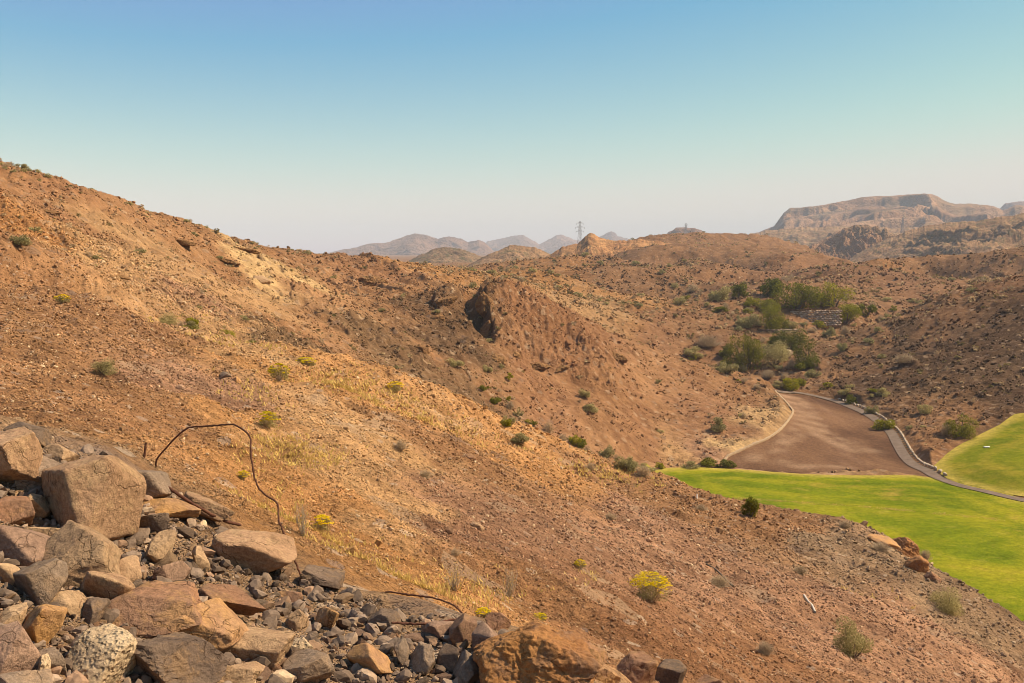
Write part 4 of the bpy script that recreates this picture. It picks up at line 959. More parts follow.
def one_mesh(kind, k):
    """small far copy: every part in one mesh with several materials"""
    key = ('one', kind, k)
    if key in TPL: return TPL[key]
    ps = template(kind, k, 0); b = bmesh.new(); mats = []
    V, F4, MI, C = [], [], [], []; off = 0
    for nm, me in ps:
        nv = len(me.vertices); co = np.zeros(nv*3, np.float32); me.vertices.foreach_get('co', co); V.append(co.reshape(-1,3))
        lv = np.zeros(len(me.loops), np.int32); me.loops.foreach_get('vertex_index', lv)
        for p in me.polygons: F4.append([lv[i]+off for i in p.loop_indices]); MI.append(len(mats))
        mats.append(me.materials[0]); ca = me.color_attributes.get('Col')
        if ca: c = np.zeros(nv*4, np.float32); ca.data.foreach_get('color', c); C.append(c.reshape(-1,4)[:,:3])
        else: C.append(np.full((nv,3), .5))
        off += nv
    me = bpy.data.meshes.new(kind); me.from_pydata(np.vstack(V).tolist(), [], F4)
    for m in mats: me.materials.append(m)
    me.polygons.foreach_set('material_index', np.array(MI[:len(me.polygons)], dtype=np.int32)); a = me.color_attributes.new('Col','FLOAT_COLOR','POINT'); cc = np.ones((off,4), np.float32); cc[:,:3] = np.vstack(C); a.data.foreach_set('color', cc.ravel()); me.update()
    TPL[key] = me; return me
SHRUBS = []
def shrub(name, kind, px, py, wpx, hpx, label, cat, dmin=6, dmax=1500, group=None, k=None, dist=None):
    """px, py: middle of the base in the picture"""
    if dist: a, t = pix(px, py); x, y = dist*math.sin(a), dist*math.cos(a); z = ground_z(x, y); d = dist
    else: x, y, z, d = ground_hit(px, py, dmin, dmax)
    w_, h_ = wpx*d/FPX, hpx*d/FPX*1.08
    k = k if k is not None else int(px*3+py) % 4
    lod = 2 if wpx >= 26 else 1 if wpx >= 12 else 0
    rz = (px*.37+py*.11) % 6.283
    if lod == 0:
        o = link(name, one_mesh(kind, k), loc=(x, y, z-.03*h_), label=label, cat=cat, group=group)
        o.scale = (w_, w_, h_); o.rotation_euler.z = rz
    else:
        o = link(name, None, loc=(x, y, z-.03*h_), label=label, cat=cat, group=group); o.scale = (w_, w_, h_); o.rotation_euler.z = rz
        for nm, me in template(kind, k, lod): link(nm, me, parent=o)
    SHRUBS.append((x, y)); return o
VAL = [
 ('dry_shrub','dry',693,292,18,9,'grey brown dry shrub alone at the valley head, furthest from the green trees'),
 ('dry_shrub','sage',720,301,24,15,'rounded grey green shrub just before the first green tree of the upper row'),
 ('green_tree','green',739,298,15,13,'small olive tree beside the rounded grey green shrub of the upper row'),
 ('green_tree','dkgreen',771,296,22,15,'dark green tree at the back of the upper row'),
 ('green_tree','green',797,309,44,21,'widest grey green tree of the upper row above the stone wall'),
 ('green_tree','lime',833,307,34,20,'bright green tree at the end of the upper row above the stone wall'),
 ('green_shrub','lime',752,306,18,9,'low bright shrub under the upper row of trees'),
 ('green_shrub','green',768,312,26,11,'spreading olive shrub below the upper row of trees'),
 ('green_tree','green',771,328,31,21,'olive tree left of the stone wall'),
 ('dry_shrub','sage',747,328,25,14,'round ball shaped pale grey shrub beside the olive tree left of the stone wall'),
 ('green_tree','lime',846,323,27,16,'bright green bush at the right end of the stone wall'),
 ('green_tree','green',864,318,20,12,'smaller green bush touching the bright bush at the end of the stone wall'),
 ('dry_shrub','sage',790,330,15,8,'grey shrub at the foot of the stone wall'),
 ('dry_shrub','dry',708,347,38,13,'wide brown brushwood thicket before the lower group of trees'),
 ('dry_shrub','sage',690,355,19,9,'low sage shrub beside the wide brown thicket'),
 ('green_shrub','dkgreen',726,357,17,13,'dark shrub between the brown thicket and the big lower tree'),
 ('green_tree','green',745,369,33,29,'big olive tree, tallest of the lower group'),
 ('green_tree','sage',775,366,33,22,'grey green tree in the middle of the lower group'),
 ('green_tree','dkgreen',790,349,32,18,'dark green tree at the back of the lower group'),
 ('green_tree','dkgreen',806,366,30,24,'dark tree at the right of the lower group'),
 ('green_shrub','green',774,347,17,10,'olive shrub behind the grey green tree of the lower group'),
 ('dry_shrub','dry',792,370,22,10,'purplish bare shrub below the pale boulder'),
 ('green_shrub','lime',790,391,23,13,'yellow green bush just above the top of the dirt clearing'),
 ('green_shrub','sage',726,374,24,11,'pale olive shrub below the big olive tree'),
 ('green_shrub','sage',739,372,17,10,'dull green shrub leaning on the big olive tree'),
 ('green_shrub','green',803,371,21,10,'low olive shrub below the dark tree of the lower group'),
 ('green_shrub','sage',813,378,18,9,'dull shrub at the foot of the dark slope beside the lower group'),
 ('dry_shrub','dry',768,378,22,9,'dry brush between the lower group and the clearing'),
 ('dry_shrub','sage',830,337,16,9,'olive grey shrub below the right end of the stone wall'),
 ('dry_shrub','dry',846,334,18,9,'dry shrub just right of the olive grey shrub below the stone wall'),
 ('dry_shrub','sage',843,351,12,8,'small shrub on the lower right of the valley trees'),
 ('green_shrub','dkgreen',852,404,15,9,'dark bush beside the top bend of the path'),
 ('dry_shrub','sage',882,396,14,8,'dull shrub on the dark slope above the path'),
 ('green_shrub','lime',884,429,24,10,'yellow green bush beside the row of kerb stones'),
 ('dry_shrub','sage',871,414,13,8,'olive shrub outside the path between the dark bush and the yellow green bush'),
 ('dry_shrub','sage',879,333,11,6,'little shrub half way up towards the dark hill right of the valley'),
 ('green_shrub','green',893,311,10,5,'small green bush on the flat ground behind the dark hill'),
 ('green_shrub','green',962,437,34,21,'big dark green bush at the edge of the rising fairway'),
 ('dry_shrub','dry',946,435,16,12,'brown bush leaning on the big bush at the rising fairway'),
 ('green_shrub','sage',925,413,15,8,'olive bush on the dark slope above the big bush'),
 ('dry_shrub','dry',905,362,30,9,'long low dry thicket on the dark hill'),
 ('dry_shrub','sage',717,431,17,14,'grey green shrub on the slope left of the pale bank'),
 ('green_shrub','dkgreen',728,469,21,8,'dark green bush at the corner of the fairway and the clearing'),
 ('green_shrub','green',708,468,22,9,'yellow olive bush along the far edge of the fairway'),
 ('dry_shrub','sage',690,468,18,7,'dull bush along the far edge of the fairway nearer its tip'),
 ('green_shrub','lime',660,469,12,6,'small bright bush at the tip of the fairway'),
 ('green_shrub','lime',575,447,15,12,'bright yellow green bush in the gully under the middle hill'),
 ('green_shrub','sage',607,458,19,11,'olive green bush in the gully below the bright one'),
 ('dry_shrub','sage',627,470,25,14,'grey green brush near the tip of the fairway'),
 ('dry_shrub','dry',643,476,24,12,'brown brush touching the tip of the fairway'),
 ('dry_shrub','sage',521,443,22,10,'olive brush on the crest of the near slope'),
 ('green_shrub','sage',507,427,17,10,'dull green shrub behind the crest of the near slope'),
 ('dry_shrub','sage',585,398,14,9,'dark twiggy shrub on the red flank below the craggy outcrop'),
 ('dry_shrub','dry',548,434,19,13,'grey twiggy shrub in the gully beneath the craggy outcrop'),
 ('dry_shrub','sage',590,412,18,8,'small sage shrub on the red flank of the middle hill'),
 ('green_shrub','sage',487,372,12,7,'green shrub at the foot of the dark cleft'),
 ('green_shrub','lime',509,383,10,8,'yellow green shrub under the craggy outcrop'),
 ('dry_shrub','sage',450,400,18,8,'dull shrub on the slope left of the craggy outcrop'),
 ('dry_shrub','sage',455,368,20,8,'olive shrub above the gully left of the craggy outcrop'),
 ('green_shrub','lime',506,428,12,8,'small bright shrub on the crest of the near slope'),
]
for nm, kd, px, py, wp, hp, lab in VAL:
    if nm == 'green_tree': wp, hp = wp*1.18, hp*1.12
    shrub(nm, kd, px, py, wp, hp, lab, 'tree' if nm == 'green_tree' else 'shrub', dmin=100 if py < 470 and not (px < 530 and py > 425) else 60)
NEARP = [
 ('flowering_shrub','yellow',650,602,40,28,'round bush full of yellow flowers, largest on the near slope',12),
 ('flowering_shrub','yellow',322,530,20,14,'small yellow flowering bush beside the lower part of the wire loop',8),
 ('flowering_shrub','yellow',268,428,21,15,'yellow flowering bush just above the top of the wire loop',14),
 ('flowering_shrub','yellow',279,381,21,16,'yellow flowering bush on the crest above the dry grass',30),
 ('flowering_shrub','yellow',306,367,20,9,'flat yellow flowering clump behind the crest bush',50),
 ('flowering_shrub','yellow',395,392,18,9,'yellow flowering clump alone further along the crest',50),
 ('flowering_shrub','yellow',243,480,12,9,'tiny yellow flowering tuft inside the wire loop',8),
 ('flowering_shrub','yellow',483,618,16,10,'yellow green tuft beside the top of the big orange outcrop',6.5),
 ('flowering_shrub','yellow',62,304,14,8,'yellowish bush on the crest of the gravelly slope',40),
 ('green_shrub','green',751,517,21,21,'dark green upright bush at the brink above the fairway',60),
 ('green_shrub','sage',852,656,40,38,'grey green twiggy bush low on the scree',20),
 ('green_shrub','sage',948,613,40,20,'low grey green bush on the scree above the right brink',35),
 ('dry_shrub','dry',925,560,18,10,'brown dry bush behind the orange split crag',60),
 ('dry_shrub','dry',845,528,20,8,'brown dry bush on the brink left of the orange crag',60),
 ('dry_shrub','dry',880,552,26,10,'grey dry bush below the tan rock of the crag',55),
 ('dry_shrub','dry',765,655,26,14,'faded brown tuft near the lower edge of the scree',14),
 ('dry_shrub','sage',105,375,26,16,'sparse olive shrub alone on the gravelly slope',18),
 ('dry_shrub','sage',20,247,22,9,'dark dry shrub on the high hill above the gravelly slope',70),
 ('dry_shrub','sage',22,166,14,4,'low shrub on the highest point of the skyline',120),
 ('green_shrub','green',186,342,28,15,'olive green bush in the gully below the high hill',70),
 ('green_shrub','lime',224,343,26,12,'bright green bush lower in the gully below the high hill',70),
 ('green_shrub','sage',166,326,26,12,'dull green brush at the upper end of the gully',65),
 ('green_shrub','lime',192,327,14,8,'yellow green brush behind the olive bush in the gully',80),
 ('dry_shrub','bare',304,584,24,34,'bare branching twig plant behind the upper edge of the rubble',7.5),
 ('dry_shrub','bare',509,598,30,30,'thin branched dry plant above the big orange outcrop',8),
 ('dry_shrub','bare',455,592,34,24,'straw coloured dry bush behind the low wire arch',7),
 ('dry_shrub','dry',700,512,20,7,'grey dry tuft along the brink left of the dark green bush',60),
 ('dry_shrub','dry',400,452,20,10,'faded dry shrub by the rock hollow on the near slope',20),
 ('dry_shrub','dry',425,478,22,9,'brown low shrub below the rock hollow on the near slope',18),
 ('dry_shrub','dry',455,555,16,8,'dry tuft in the middle of the near slope',10),
 ('dry_shrub','dry',590,470,18,8,'dry brown tuft just below the crest before the gully',45),
 ('dry_shrub','dry',720,585,34,10,'mauve dry brush beside the fallen pale branch',22),
 ('dry_shrub','dry',610,520,20,8,'dry brown tuft in the upper middle of the scree',30),
 ('dry_shrub','dry',800,575,22,9,'dry tuft above the fallen pale branch',35),
 ('flowering_shrub','yellow',540,622,14,8,'little yellow sprig on the slope right of the big orange outcrop',10),
 ('flowering_shrub','yellow',580,570,12,9,'pale yellow sprig left of the largest yellow bush',16),
]
for nm, kd, px, py, wp, hp, lab, dm in NEARP:
    shrub(nm, kd, px, py, wp, hp, lab, 'shrub', dmin=dm, dmax=300)
# ---- brush along the gully floor and the valley floor
r2 = np.random.default_rng(404)
for line, sp, n_, dm, zn in (([(470,392),(500,405),(530,428),(570,446),(610,460),(645,472)], 7, 26, 100, 'in the gully under the middle hill'), ([(690,362),(730,372),(770,384),(800,388),(850,398),(890,416)], 8, 26, 200, 'around the head of the dirt clearing'), ([(165,318),(200,336),(240,345),(300,356)], 6, 12, 75, 'in the gully below the high hill'), ([(690,300),(740,312),(780,330),(850,325)], 8, 18, 300, 'beside the upper valley trees')):
    L = catmull(line, 10)
    for i in range(n_):
        q = L[int(r2.integers(len(L)))]; kd = ['sage','sage','green','dry','lime','dry'][int(r2.integers(6))]; wd_ = {'sage':'grey green','green':'olive','dry':'dry brown','lime':'yellow green'}[kd]
        w0 = r2.uniform(6, 15); px_, py_ = q[0]+r2.normal()*sp, q[1]+r2.normal()*sp*.55
        if 776 < px_ < 910 and py_ > 394 + max(0, (px_-800)*.16) - 4: continue
        shrub('scrub_bush', kd, px_, py_, w0, w0*r2.uniform(.4,.7), f'low {wd_} brush {zn}', 'shrub', dmin=dm, group=f'{wd_} brush {zn}')
# ---- bushes along the crest of the high hill
CR = catmull([(2,167),(30,171),(60,180),(110,197),(150,209),(200,221),(250,236),(300,249)], 12)
for i in range(34):
    q = CR[int(r2.integers(len(CR)))]; w0 = r2.uniform(4, 10); a_, t_ = pix(q[0]+r2.normal()*3, q[1]); i_ = int(np.clip(np.searchsorted(ga, a_), 1, na-1)); j0_, j1_ = int(np.searchsorted(gl, math.log(110))), int(np.searchsorted(gl, math.log(300)))
    dd_ = float(D[i_, j0_+int(np.argmax(TAN[i_, j0_:j1_]))])*r2.uniform(.93, 1.0); kd = ['sage','dry','sage'][i % 3]; wd_ = {'sage':'grey green','dry':'dry brown'}[kd]
    x_, y_ = dd_*math.sin(a_), dd_*math.cos(a_); o = link('scrub_bush', one_mesh(kd, i % 4), loc=(x_, y_, ground_z(x_, y_)-.05), label=f'low {wd_} bush along the crest of the high hill', cat='shrub', group=f'{wd_} bushes along the crest')
    s_ = w0*dd_/FPX; o.scale = (s_, s_, s_*r2.uniform(.35,.6)); o.rotation_euler.z = r2.uniform(0, 6)
# ---- small scrub all over the hills: the ones that show largest one by one, the rest as one mass
r = np.random.default_rng(88); n = 60000
az = r.uniform(-.555, .555, n); ln = np.log(90)+(np.log(1550)-np.log(90))*r.random(n)**.8; d = np.exp(ln)
z, gc, fl, ro, vis = gz_many(az, ln)
cl = noise2(az*26, ln*9, 81)+.7*noise2(az*90, ln*34, 82)
dens = np.clip(.30+.75*cl, .03, 1)*np.where(d > 330, 1.0, .30)*np.where(ro < .45, .25, 1)
k = vis & (fl < .05) & (r.random(n) < dens); az, ln, d, z = az[k], ln[k], d[k], z[k]; m = len(d)
wm = np.clip(r.lognormal(math.log(.85), .5, m), .35, 3.0)*np.clip(d/260, .55, 2.0)
hm = wm*r.uniform(.4, .75, m); x, y = d*np.sin(az), d*np.cos(az)
pxx, pyy, _ = proj(x, y, z); app = wm/d; inside = (pxx > 0) & (pxx < W) & (pyy > 150) & (pyy < H)
order = np.argsort(-np.where(inside, app, 0))
N_IND = 140
def zone_of(px, py, d):
    if px < 330 and d < 300: return 'on the high hill'
    if px < 700 and d < 300: return 'around the craggy outcrop'
    if px > 780 and d < 420: return 'on the dark hill above the path'
    if d < 520: return 'on the plateau around the valley trees'
    return 'on the far hills below the skyline'
for i in order[:N_IND]:
    kd = ['dry','dry','sage','sage','dry','sage'][int(r.integers(6))]; zn = zone_of(pxx[i], pyy[i], d[i])
    word = {'dry':'brown dry','sage':'grey green','green':'olive green'}[kd]
    o = link('scrub_bush', one_mesh(kd, int(r.integers(4))), loc=(x[i], y[i], z[i]-.05*hm[i]), label=f'small {word} bush scattered {zn}', cat='shrub', group=f'{word} scrub bushes {zn}')
    o.scale = (wm[i], wm[i], hm[i]); o.rotation_euler.z = r.uniform(0, 6.28)
rest = order[N_IND:]
def scrub_mass(ids):
    Vs, Cs = [], []; Q = []
    for k in range(6):
        V, F, C, _ = crown(700+k, 46, .34, nl=4, lobe=(.22,.32)); c, s = norm_box(V); Q.append(((V-c)*s, C))
    for kd in range(3):
        sel = ids[kd::3]; Vs, Cs = [], []
        for i in sel:
            V, C = Q[int(r.integers(6))]; Vs.append(V*np.array([wm[i], wm[i], hm[i]]) + np.array([x[i], y[i], z[i]-.05*hm[i]])); Cs.append(np.clip(C+r.normal()*.2, 0, 1))
        V = np.vstack(Vs).astype(np.float32); C = np.concatenate(Cs)
        yield kd, V, C
for kd, V, C in scrub_mass(rest):
    nm = ['dry','scrub','dry'][kd]
    link('scrub', mesh_np('scrub', V, np.arange(len(V)).reshape(-1,4), False, [ML[nm]], col=col3(C)), kind='stuff', label='low dry scrub dotted over all the hills', cat='scrub')
# ---- dry straw grass in patches
def straw(n, spots):
    P, S = [], []
    for (px, py, sx, sy, dm, cnt) in spots:
        for i in range(int(cnt*.55)):
            q = ground_hit(px+r.normal()*sx, py+r.normal()*sy, dm, 160); P.append(q[:3]); S.append(q[3])
    P, S = np.array(P), np.array(S); Vs, Cs = [], []
    for q in range(4):
        m = len(P); th = r.uniform(0, 6.283, m); L = np.clip(S*.0042, .05, .22)*r.uniform(.6,1.3,m); lean = r.uniform(.3,1.6,m); w_ = np.clip(S*.0007, .004, .05)
        b = P + r.normal(size=(m,3))*np.array([1,1,0])*(S*.0025)[:,None]; dirv = np.stack([np.cos(th)*lean, np.sin(th)*lean, np.ones(m)], 1); dirv /= np.linalg.norm(dirv, axis=1)[:,None]
        sd_ = np.stack([-np.sin(th), np.cos(th), np.zeros(m)], 1)
        t = b + dirv*L[:,None]; Vs.append(np.stack([b-sd_*w_[:,None], b+sd_*w_[:,None], t+sd_*w_[:,None]*.3, t-sd_*w_[:,None]*.3], 1).reshape(-1,3)); Cs.append(np.repeat(r.random(m), 4))
    V = np.vstack(Vs); return mesh_np('dry_grass', V, np.arange(len(V)).reshape(-1,4), False, [ML['straw']], col=col3(np.concatenate(Cs)))
GS = [(px_, py_, 5, 1.2, 150, 40) for px_, py_ in [(665,469),(690,468),(715,469),(745,471),(775,473),(805,475),(835,476),(865,476.5),(895,476.5),(740,454),(760,445),(785,425),(908,455),(890,438),(945,455),(970,440),(995,428)]]+[(275,448,22,8,12,260),(310,458,20,6,13,300),(335,385,24,8,40,200),(365,398,22,8,42,260),(400,412,18,8,40,160),(430,430,20,8,40,120),(270,515,20,22,8,220),(335,560,30,14,8,220),(400,590,40,10,7.5,260),(450,600,24,10,7.5,160),(255,395,20,10,25,90),(560,470,30,8,50,120),(600,473,20,5,55,120),(630,480,20,5,60,80),(455,445,20,8,40,90),(505,600,20,10,7.5,60),(210,345,30,5,50,80),(250,352,25,4,55,100),(160,320,30,6,60,80),(585,580,10,5,16,25),(850,605,30,6,38,40)]
link('dry_grass', straw(0, GS), kind='stuff', label='straw coloured dry grass in patches over the near slope', cat='grass')
# ------------------------------------------------------------------ rusty bars and wires
M_RUST = mat_simple('rusted_iron', (.085,.035,.022), (.17,.075,.045), 30, .5, 120, .75)
def bar(name, pts, dists, rad, label, cat):
    out = []
    for (px, py), d in zip(pts, dists):
        a, t = pix(px, py); out.append((d*math.sin(a), d*math.cos(a), ZC+t*d))
    P = catmull(out, 7); P = P + RNG.normal(size=P.shape)*.0012
    v, f = tube(P, rad, 8); return link(name, mesh_np(name, v, f, True, [M_RUST]), label=label, cat=cat)
LP = [(160,486),(159,475),(156,462),(166,448),(186,429),(205,426.5),(216,425.5),(230,424.5),(239,427),(250,437),(251,456),(256,482),(264,494),(277,503),(279,520),(285,536),(290,550),(297,566),(305,586)]
bar('bent_rod', LP, np.linspace(7.3, 5.75, len(LP)), .0058, 'tall rusty iron rod bent into a loop, rising from the upper edge of the rubble', 'iron rod')
bar('iron_stake', [(146,443),(144.5,455),(142.5,472),(142,482)], [7.25]*4, .008, 'short straight rusty stake standing behind the smooth grey rock', 'iron stake')
bar('iron_bar', [(166,486),(182,497),(200,508),(216,517),(228,522),(240,525)], [ground_hit(q, w_+4, 3, 9)[3]*.96 for q, w_ in [(166,486),(182,497),(200,508),(216,517),(228,522),(240,525)]], .009, 'rusty bar lying slantwise along the pinkish slab', 'iron bar')
bar('bent_rod', [(371,614),(372,607),(375,597),(386,592),(398,593),(412,595),(424,596.5),(434,598),(446,602),(455,606),(466,618),(468,622)], np.linspace(6.0, 5.5, 12), .0048, 'low rusty rod arching over the edge of the grey rubble', 'iron rod')
bar('iron_bar', [(392,622.5),(405,623.5),(418,624),(436,623),(452,620),(460,619)], [ground_hit(q, w_+3, 3, 9)[3]*.965 for q, w_ in [(392,622.5),(405,623.5),(418,624),(436,623),(452,620),(460,619)]], .006, 'thin straight rusty bar stretched low under the arching rod', 'iron bar')
# ------------------------------------------------------------------ fallen pale branch, marker post, block on the fairway
def ground_path(pts, dmin, lift, rad, name, mat, label, cat):
    P = [ground_hit(px, py, dmin, 200)[:3] for px, py in pts]; P = [(p[0], p[1], p[2]+lift) for p in P]
    v, f = tube(catmull(P, 5), rad, 6); return link(name, mesh_np(name, v, f, True, [mat]), label=label, cat=cat)
ground_path([(804,598),(808,603),(812,608),(815,614)], 26, .05, .035, 'dead_branch', M_DEAD, 'pale bleached branch lying on the scree', 'branch')
ground_path([(706,565),(716,573),(726,581),(733,588)], 24, .03, .03, 'dead_branch', M_TRUNK, 'dark fallen branch on the scree beside the mauve brush', 'branch')
x, y, z, d = ground_hit(697, 499, 60, 140); v, f = tube([(x, y, z-.2), (x, y, z+.15), (x, y, z+.32)], [.045,.045,.04], 8)
M_WHITE = mat_simple('white_paint', (.70,.66,.58), (.8,.77,.70), 3, .1)
link('marker_post', mesh_np('marker_post', v, f, True, [M_WHITE]), label='short white marker post on the brink by the fairway tip', cat='post')
x, y, z, d = ground_hit(987, 448, 150, 260); v, f = rock_mesh_arrays(5, 3, (.62,.35,.16), p=30, rough=.01)
link('tee_marker', mesh_np('tee_marker', v+np.array([x, y, z+.15]), f, True, [M_WHITE]), label='small pale block on the grass of the rising fairway', cat='tee marker')
# ------------------------------------------------------------------ kerb stones along the outer side of the path
M_KERB = mat_simple('pale_kerb_stone', (.42,.31,.20), (.56,.44,.30), 2.5, .3)
kv, kf = rock_mesh_arrays(71, 3, (.5,.28,.32), n_planes=6, p=40, rough=.02)
kerb_meshes = []
for s_ in range(4):
    kv, kf = rock_mesh_arrays(71+s_, 3, (.52,.28,.34), n_planes=5, p=40, rough=.03); kerb_meshes.append(mesh_np('kerb_stone', kv, kf, True, [M_KERB]))
Lp = PATHC[:, :2]; tt = np.gradient(Lp, axis=0); tt /= np.linalg.norm(tt, axis=1)[:,None]; nn = np.stack([tt[:,1], -tt[:,0]], 1)
side = 1 if (Lp[60]+nn[60])[0] > Lp[60][0] else -1
off = Lp + nn*side*1.75; seg = np.concatenate([[0], np.cumsum(np.linalg.norm(np.diff(off, axis=0), axis=1))])
pj = [proj(o_[0], o_[1], ground_z(*o_)) for o_ in off]
s0 = seg[next(i for i, q in enumerate(pj) if q[0] > 838)]; s1 = seg[next(i for i, q in enumerate(pj) if q[0] > 949)]
nk = int((s1-s0)/1.75)
for i in range(nk):
    s_ = s0+(s1-s0)*i/nk+RNG.uniform(-.15,.15); xx, yy = np.interp(s_, seg, off[:,0]), np.interp(s_, seg, off[:,1]); tx, ty = np.interp(s_, seg, tt[:,0]), np.interp(s_, seg, tt[:,1])
    o = link('kerb_stone', kerb_meshes[i%4], loc=(xx, yy, ground_z(xx, yy)+.24), label='pale kerb stone in the row along the outer side of the curving path', cat='kerb stone', group='kerb stones along the path')
    o.rotation_euler.z = math.atan2(ty, tx)+RNG.uniform(-.15,.15); o.scale = (RNG.uniform(.9,1.2), 1, RNG.uniform(.85,1.2))
# ------------------------------------------------------------------ low wall round the clearing
def low_wall(line, hgt, thick, label, mat, seed):
    L = catmull(line, 8)[:, :2]; t = np.gradient(L, axis=0); t /= np.linalg.norm(t, axis=1)[:,None]; n_ = np.stack([t[:,1], -t[:,0]], 1); v, f = [], []
    r = np.random.default_rng(seed)
    for i in range(len(L)):
        h_ = hgt*(1+.25*r.normal()*.6); w_ = thick/2*(1+.12*r.normal()); g = ground_z(*L[i])
        for s_, zz in ((-1.25,-.4),(-1.1,h_*.55),(-.9,h_),(.9,h_*1.02),(1.1,h_*.5),(1.25,-.4)): q = L[i]+n_[i]*w_*s_; v.append((q[0], q[1], g+zz))
    for i in range(len(L)-1):
        for k in range(5): a = i*6+k; f.append((a, a+1, a+7, a+6))
    e = (len(L)-1)*6; f += [(0,5,4,1), (1,4,3,2), (e,e+1,e+4,e+5), (e+1,e+2,e+3,e+4)]
    return link('low_wall', mesh_np('low_wall', np.array(v), np.array(f), False, [mat]), label=label, cat='wall')
M_WALL = mat_simple('pale_stone_wall', (.31,.205,.115), (.46,.32,.19), 1.8, .8)
lw = [ray_smooth(px, py, 170)[:2] for px, py in [(775,391.5),(781,399),(788,405.5),(793,412),(789,420),(781,430),(768,439),(752,446),(738,452.5),(727,459),(724,465)]]
low_wall(lw, .30, .45, 'low pale stone wall edging the dirt clearing along the foot of the hill', M_WALL, 3)
# ------------------------------------------------------------------ dry stone terrace wall in the valley
def stone_wall(pxa, pxb, pyt_a, pyt_b, hgt, dist, label, seed, sz):
    r = np.random.default_rng(seed); parts = []; a0, a1 = pix(pxa, HORIZ)[0], pix(pxb, HORIZ)[0]; dist = ground_hit((pxa+pxb)/2, (pyt_a+pyt_b)/2+hgt*FPX/dist*.7, 250, 600)[3]
    Lm = abs(a1-a0)*dist; nxs = int(Lm/sz); nz = max(2, int(hgt/(sz*.62))); ztop0, ztop1 = ZC+pix(pxa, pyt_a)[1]*dist, ZC+pix(pxb, pyt_b)[1]*dist
    u, f = ico(2)
    for j in range(nz):
        for i in range(nxs):
            fr = (i+.5*(j%2)+r.uniform(-.15,.15))/nxs; a = a0+(a1-a0)*fr; dd = dist - (nz-1-(nz-1-j))*.0 + (j/nz-1)*hgt*.45 + r.normal()*sz*.12
            zz = ztop0+(ztop1-ztop0)*fr - hgt*(1-(j+.5)/nz) + r.normal()*.08
            s_ = sz*r.uniform(.45,.72); v = u*np.array([s_*1.05, s_*.8, s_*.62])*(1+r.normal(size=(len(u),1))*.10) @ rotm(r.normal()*.2, r.normal()*.25, r.uniform(-.5,.5)).T
            parts.append((v+np.array([dd*math.sin(a), dd*math.cos(a), zz]), f))
    V, F = join(parts); return link('stone_wall', mesh_np('stone_wall', V, F, False, [M_DRY]), label=label, cat='wall')
M_DRY = mat_simple('dry_stone', (.24,.16,.105), (.46,.33,.21), .8, .8)
stone_wall(783, 844, 311, 310, 6.2, 418, 'terrace wall of piled dry stones under the upper row of valley trees', 5, 1.15)
stone_wall(768, 800, 329, 329, 1.6, 402, 'short low dry stone wall left below the terrace wall', 8, .9)
# ------------------------------------------------------------------ lattice pylons
M_STEEL = mat_simple('galvanised_steel', (.33,.31,.30), (.42,.40,.38), 2, .05); M_STEEL.node_tree.nodes['Principled BSDF'].inputs['Metallic'].default_value = .3
def pylon(px, py_top, dist, height, label, w0, rad):
    a, t = pix(px, py_top); x, y, zt = dist*math.sin(a), dist*math.cos(a), ZC+t*dist
    root = link('pylon', None, loc=(x, y, zt-height), label=label, cat='pylon'); root.rotation_euler.z = -a+.5
    wd = lambda q: w0*(1-q)**1.25*.5+.75 if q < 1 else .3
    lev = [0,.14,.28,.41,.53,.64,.74,.83,.91,1.0]; tb = []
    cr = [(-1,-1),(1,-1),(1,1),(-1,1)]
    P = lambda q, k: (cr[k][0]*wd(q), cr[k][1]*wd(q), q*height)
    for k in range(4):
        tb.append(tube([P(0,k), P(.5,k), P(1,k)] if False else [P(q,k) for q in lev], rad, 4))
    legs = join(tb); link('legs', mesh_np('legs', *legs, False, [M_STEEL]), parent=root)
    tb = []
    for a_, b_ in zip(lev[:-1], lev[1:]):
        for k in range(4):
            k2 = (k+1)%4; tb.append(tube([P(a_,k), P(b_,k2)], rad*.7, 4)); tb.append(tube([P(a_,k2), P(b_,k)], rad*.7, 4)); tb.append(tube([P(b_,k), P(b_,k2)], rad*.7, 4))
    link('bracing', mesh_np('bracing', *join(tb), False, [M_STEEL]), parent=root)
    for q, arm in ((.70,5.6),(.82,6.2),(.93,4.6)):
        z_ = q*height; tb = []
        for sx in (-1,1):
            for sy in (-1,1):
                tb.append(tube([(sx*wd(q), sy*wd(q), z_), (sx*arm, 0, z_+.3)], rad*.8, 4)); tb.append(tube([(sx*wd(q), sy*wd(q), z_+1.6), (sx*arm, 0, z_+.3)], rad*.7, 4))
        ca = link('cross_arm', mesh_np('cross_arm', *join(tb), False, [M_STEEL]), parent=root)
        for sx in (-1,1):
            link('insulator', mesh_np('insulator', *tube([(sx*arm, 0, z_+.3), (sx*arm, 0, z_-.6), (sx*arm, 0, z_-1.7)], [.12,.2,.12], 6), True, [M_STEEL]), parent=ca)
    return root
pylon(580, 221, 1250, 44, 'steel lattice pylon standing against the sky beside the pointed rocky knoll', 6.0, .10)
pylon(903, 217, 2050, 46, 'faint lattice pylon seen in front of the long mesa', 7, .22)
pylon(686, 223, 2500, 42, 'distant thin pylon before the small flat topped mountain', 7, .2)
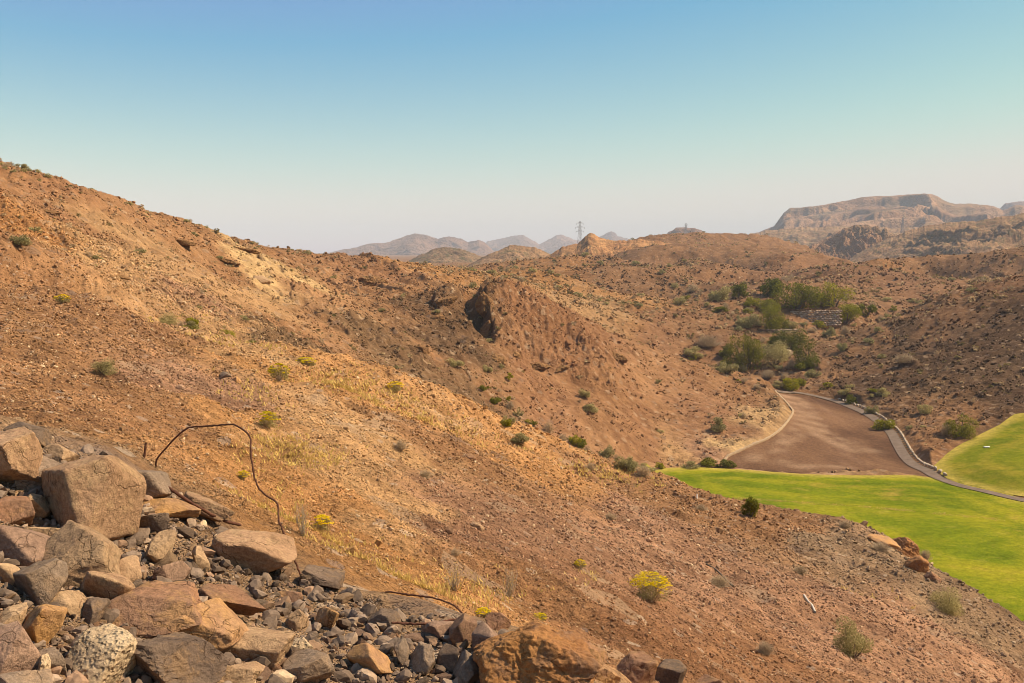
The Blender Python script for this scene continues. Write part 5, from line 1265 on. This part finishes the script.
# ------------------------------------------------------------------ air
def haze():
    b = bmesh.new(); x, y0, y1, z0, z1 = 13000, -2500, 15500, -260, 420
    bmesh.ops.create_cube(b, size=1)
    for v in b.verts: v.co = Vector((v.co.x*2*x, (y0+y1)/2+v.co.y*(y1-y0), (z0+z1)/2+v.co.z*(z1-z0)))
    me = bpy.data.meshes.new('haze'); b.to_mesh(me); b.free()
    m = bpy.data.materials.new('air'); m.use_nodes = True; t = m.node_tree; t.nodes.clear()
    o = t.nodes.new('ShaderNodeOutputMaterial'); v = t.nodes.new('ShaderNodeVolumePrincipled'); t.links.new(v.outputs[0], o.inputs['Volume'])
    v.inputs['Color'].default_value = (.94,.95,1.0,1); v.inputs['Density'].default_value = HAZE; v.inputs['Anisotropy'].default_value = -.15
    me.materials.append(m)
    link('haze', me, kind='stuff', label='thin pale haze over the far mountains', cat='haze')
HAZE = 9.5e-5
haze()
# ------------------------------------------------------------------ light
SKY_GRADE = ((1.55,.95,-1.32,.53),(.965,1.02,-.88,1.75),(2.87,.1,0.,.05))
SUN_AZ, SUN_EL = math.radians(84), math.radians(47)      # azimuth from +Y towards +X
w = bpy.data.worlds.new('World'); SC.world = w; w.use_nodes = True
nt = w.node_tree; bg = nt.nodes['Background']
sky = nt.nodes.new('ShaderNodeTexSky'); sky.sky_type = 'NISHITA'; sky.sun_disc = False
sky.sun_elevation = SUN_EL; sky.sun_rotation = SUN_AZ
sky.air_density, sky.dust_density, sky.ozone_density, sky.altitude = 1.0, .5, 5.0, 100
# the photograph's teal to cream grade: one power per channel over the whole sky
sp = nt.nodes.new('ShaderNodeSeparateColor'); cb = nt.nodes.new('ShaderNodeCombineColor'); nt.links.new(sky.outputs[0], sp.inputs[0])
for i_, (gain, pw, off, lo) in enumerate(SKY_GRADE):
    m1 = nt.nodes.new('ShaderNodeMath'); m1.operation = 'POWER'; m1.inputs[1].default_value = pw
    m2 = nt.nodes.new('ShaderNodeMath'); m2.operation = 'MULTIPLY'; m2.inputs[1].default_value = gain
    m0 = nt.nodes.new('ShaderNodeMath'); m0.operation = 'ADD'; m0.inputs[1].default_value = off; mm = nt.nodes.new('ShaderNodeMath'); mm.operation = 'MAXIMUM'; mm.inputs[1].default_value = lo
    nt.links.new(sp.outputs[i_], m0.inputs[0]); nt.links.new(m0.outputs[0], mm.inputs[0]); nt.links.new(mm.outputs[0], m1.inputs[0]); nt.links.new(m1.outputs[0], m2.inputs[0]); m3 = nt.nodes.new('ShaderNodeMath'); m3.operation = 'SMOOTH_MIN'; m3.inputs[1].default_value = (4.3, 4.0, 4.6)[i_]; m3.inputs[2].default_value = 1.0
    nt.links.new(m2.outputs[0], m3.inputs[0]); nt.links.new(m3.outputs[0], cb.inputs[i_])
nt.links.new(cb.outputs[0], bg.inputs[0]); bg.inputs[1].default_value = .12
sl = bpy.data.lights.new('sun', 'SUN'); sl.energy = 4.6; sl.angle = math.radians(.5); sl.color = (1, .85, .63)
so = bpy.data.objects.new('sun', sl); COL.objects.link(so)
sd = Vector((math.sin(SUN_AZ)*math.cos(SUN_EL), math.cos(SUN_AZ)*math.cos(SUN_EL), math.sin(SUN_EL)))
so.rotation_euler = sd.to_track_quat('Z', 'Y').to_euler(); so.location = sd*300
# ------------------------------------------------------------------ camera
cd = bpy.data.cameras.new('camera'); cd.sensor_width = 36; cd.lens = FPX/W*36; cd.clip_start = .05; cd.clip_end = 40000
co = bpy.data.objects.new('camera', cd); COL.objects.link(co)
co.location = (0, 0, ZC); co.rotation_euler = (math.pi/2-PITCH, 0, 0); SC.camera = co
SC.view_settings.view_transform = 'Standard'; SC.view_settings.look = 'None'; SC.view_settings.exposure = 0.74; SC.view_settings.gamma = 1
SC.render.engine = 'CYCLES'; SC.cycles.max_bounces = 4; SC.cycles.volume_bounces = 0; SC.cycles.use_denoising = True; SC.cycles.denoising_prefilter = 'ACCURATE'; SC.cycles.filter_width = .8
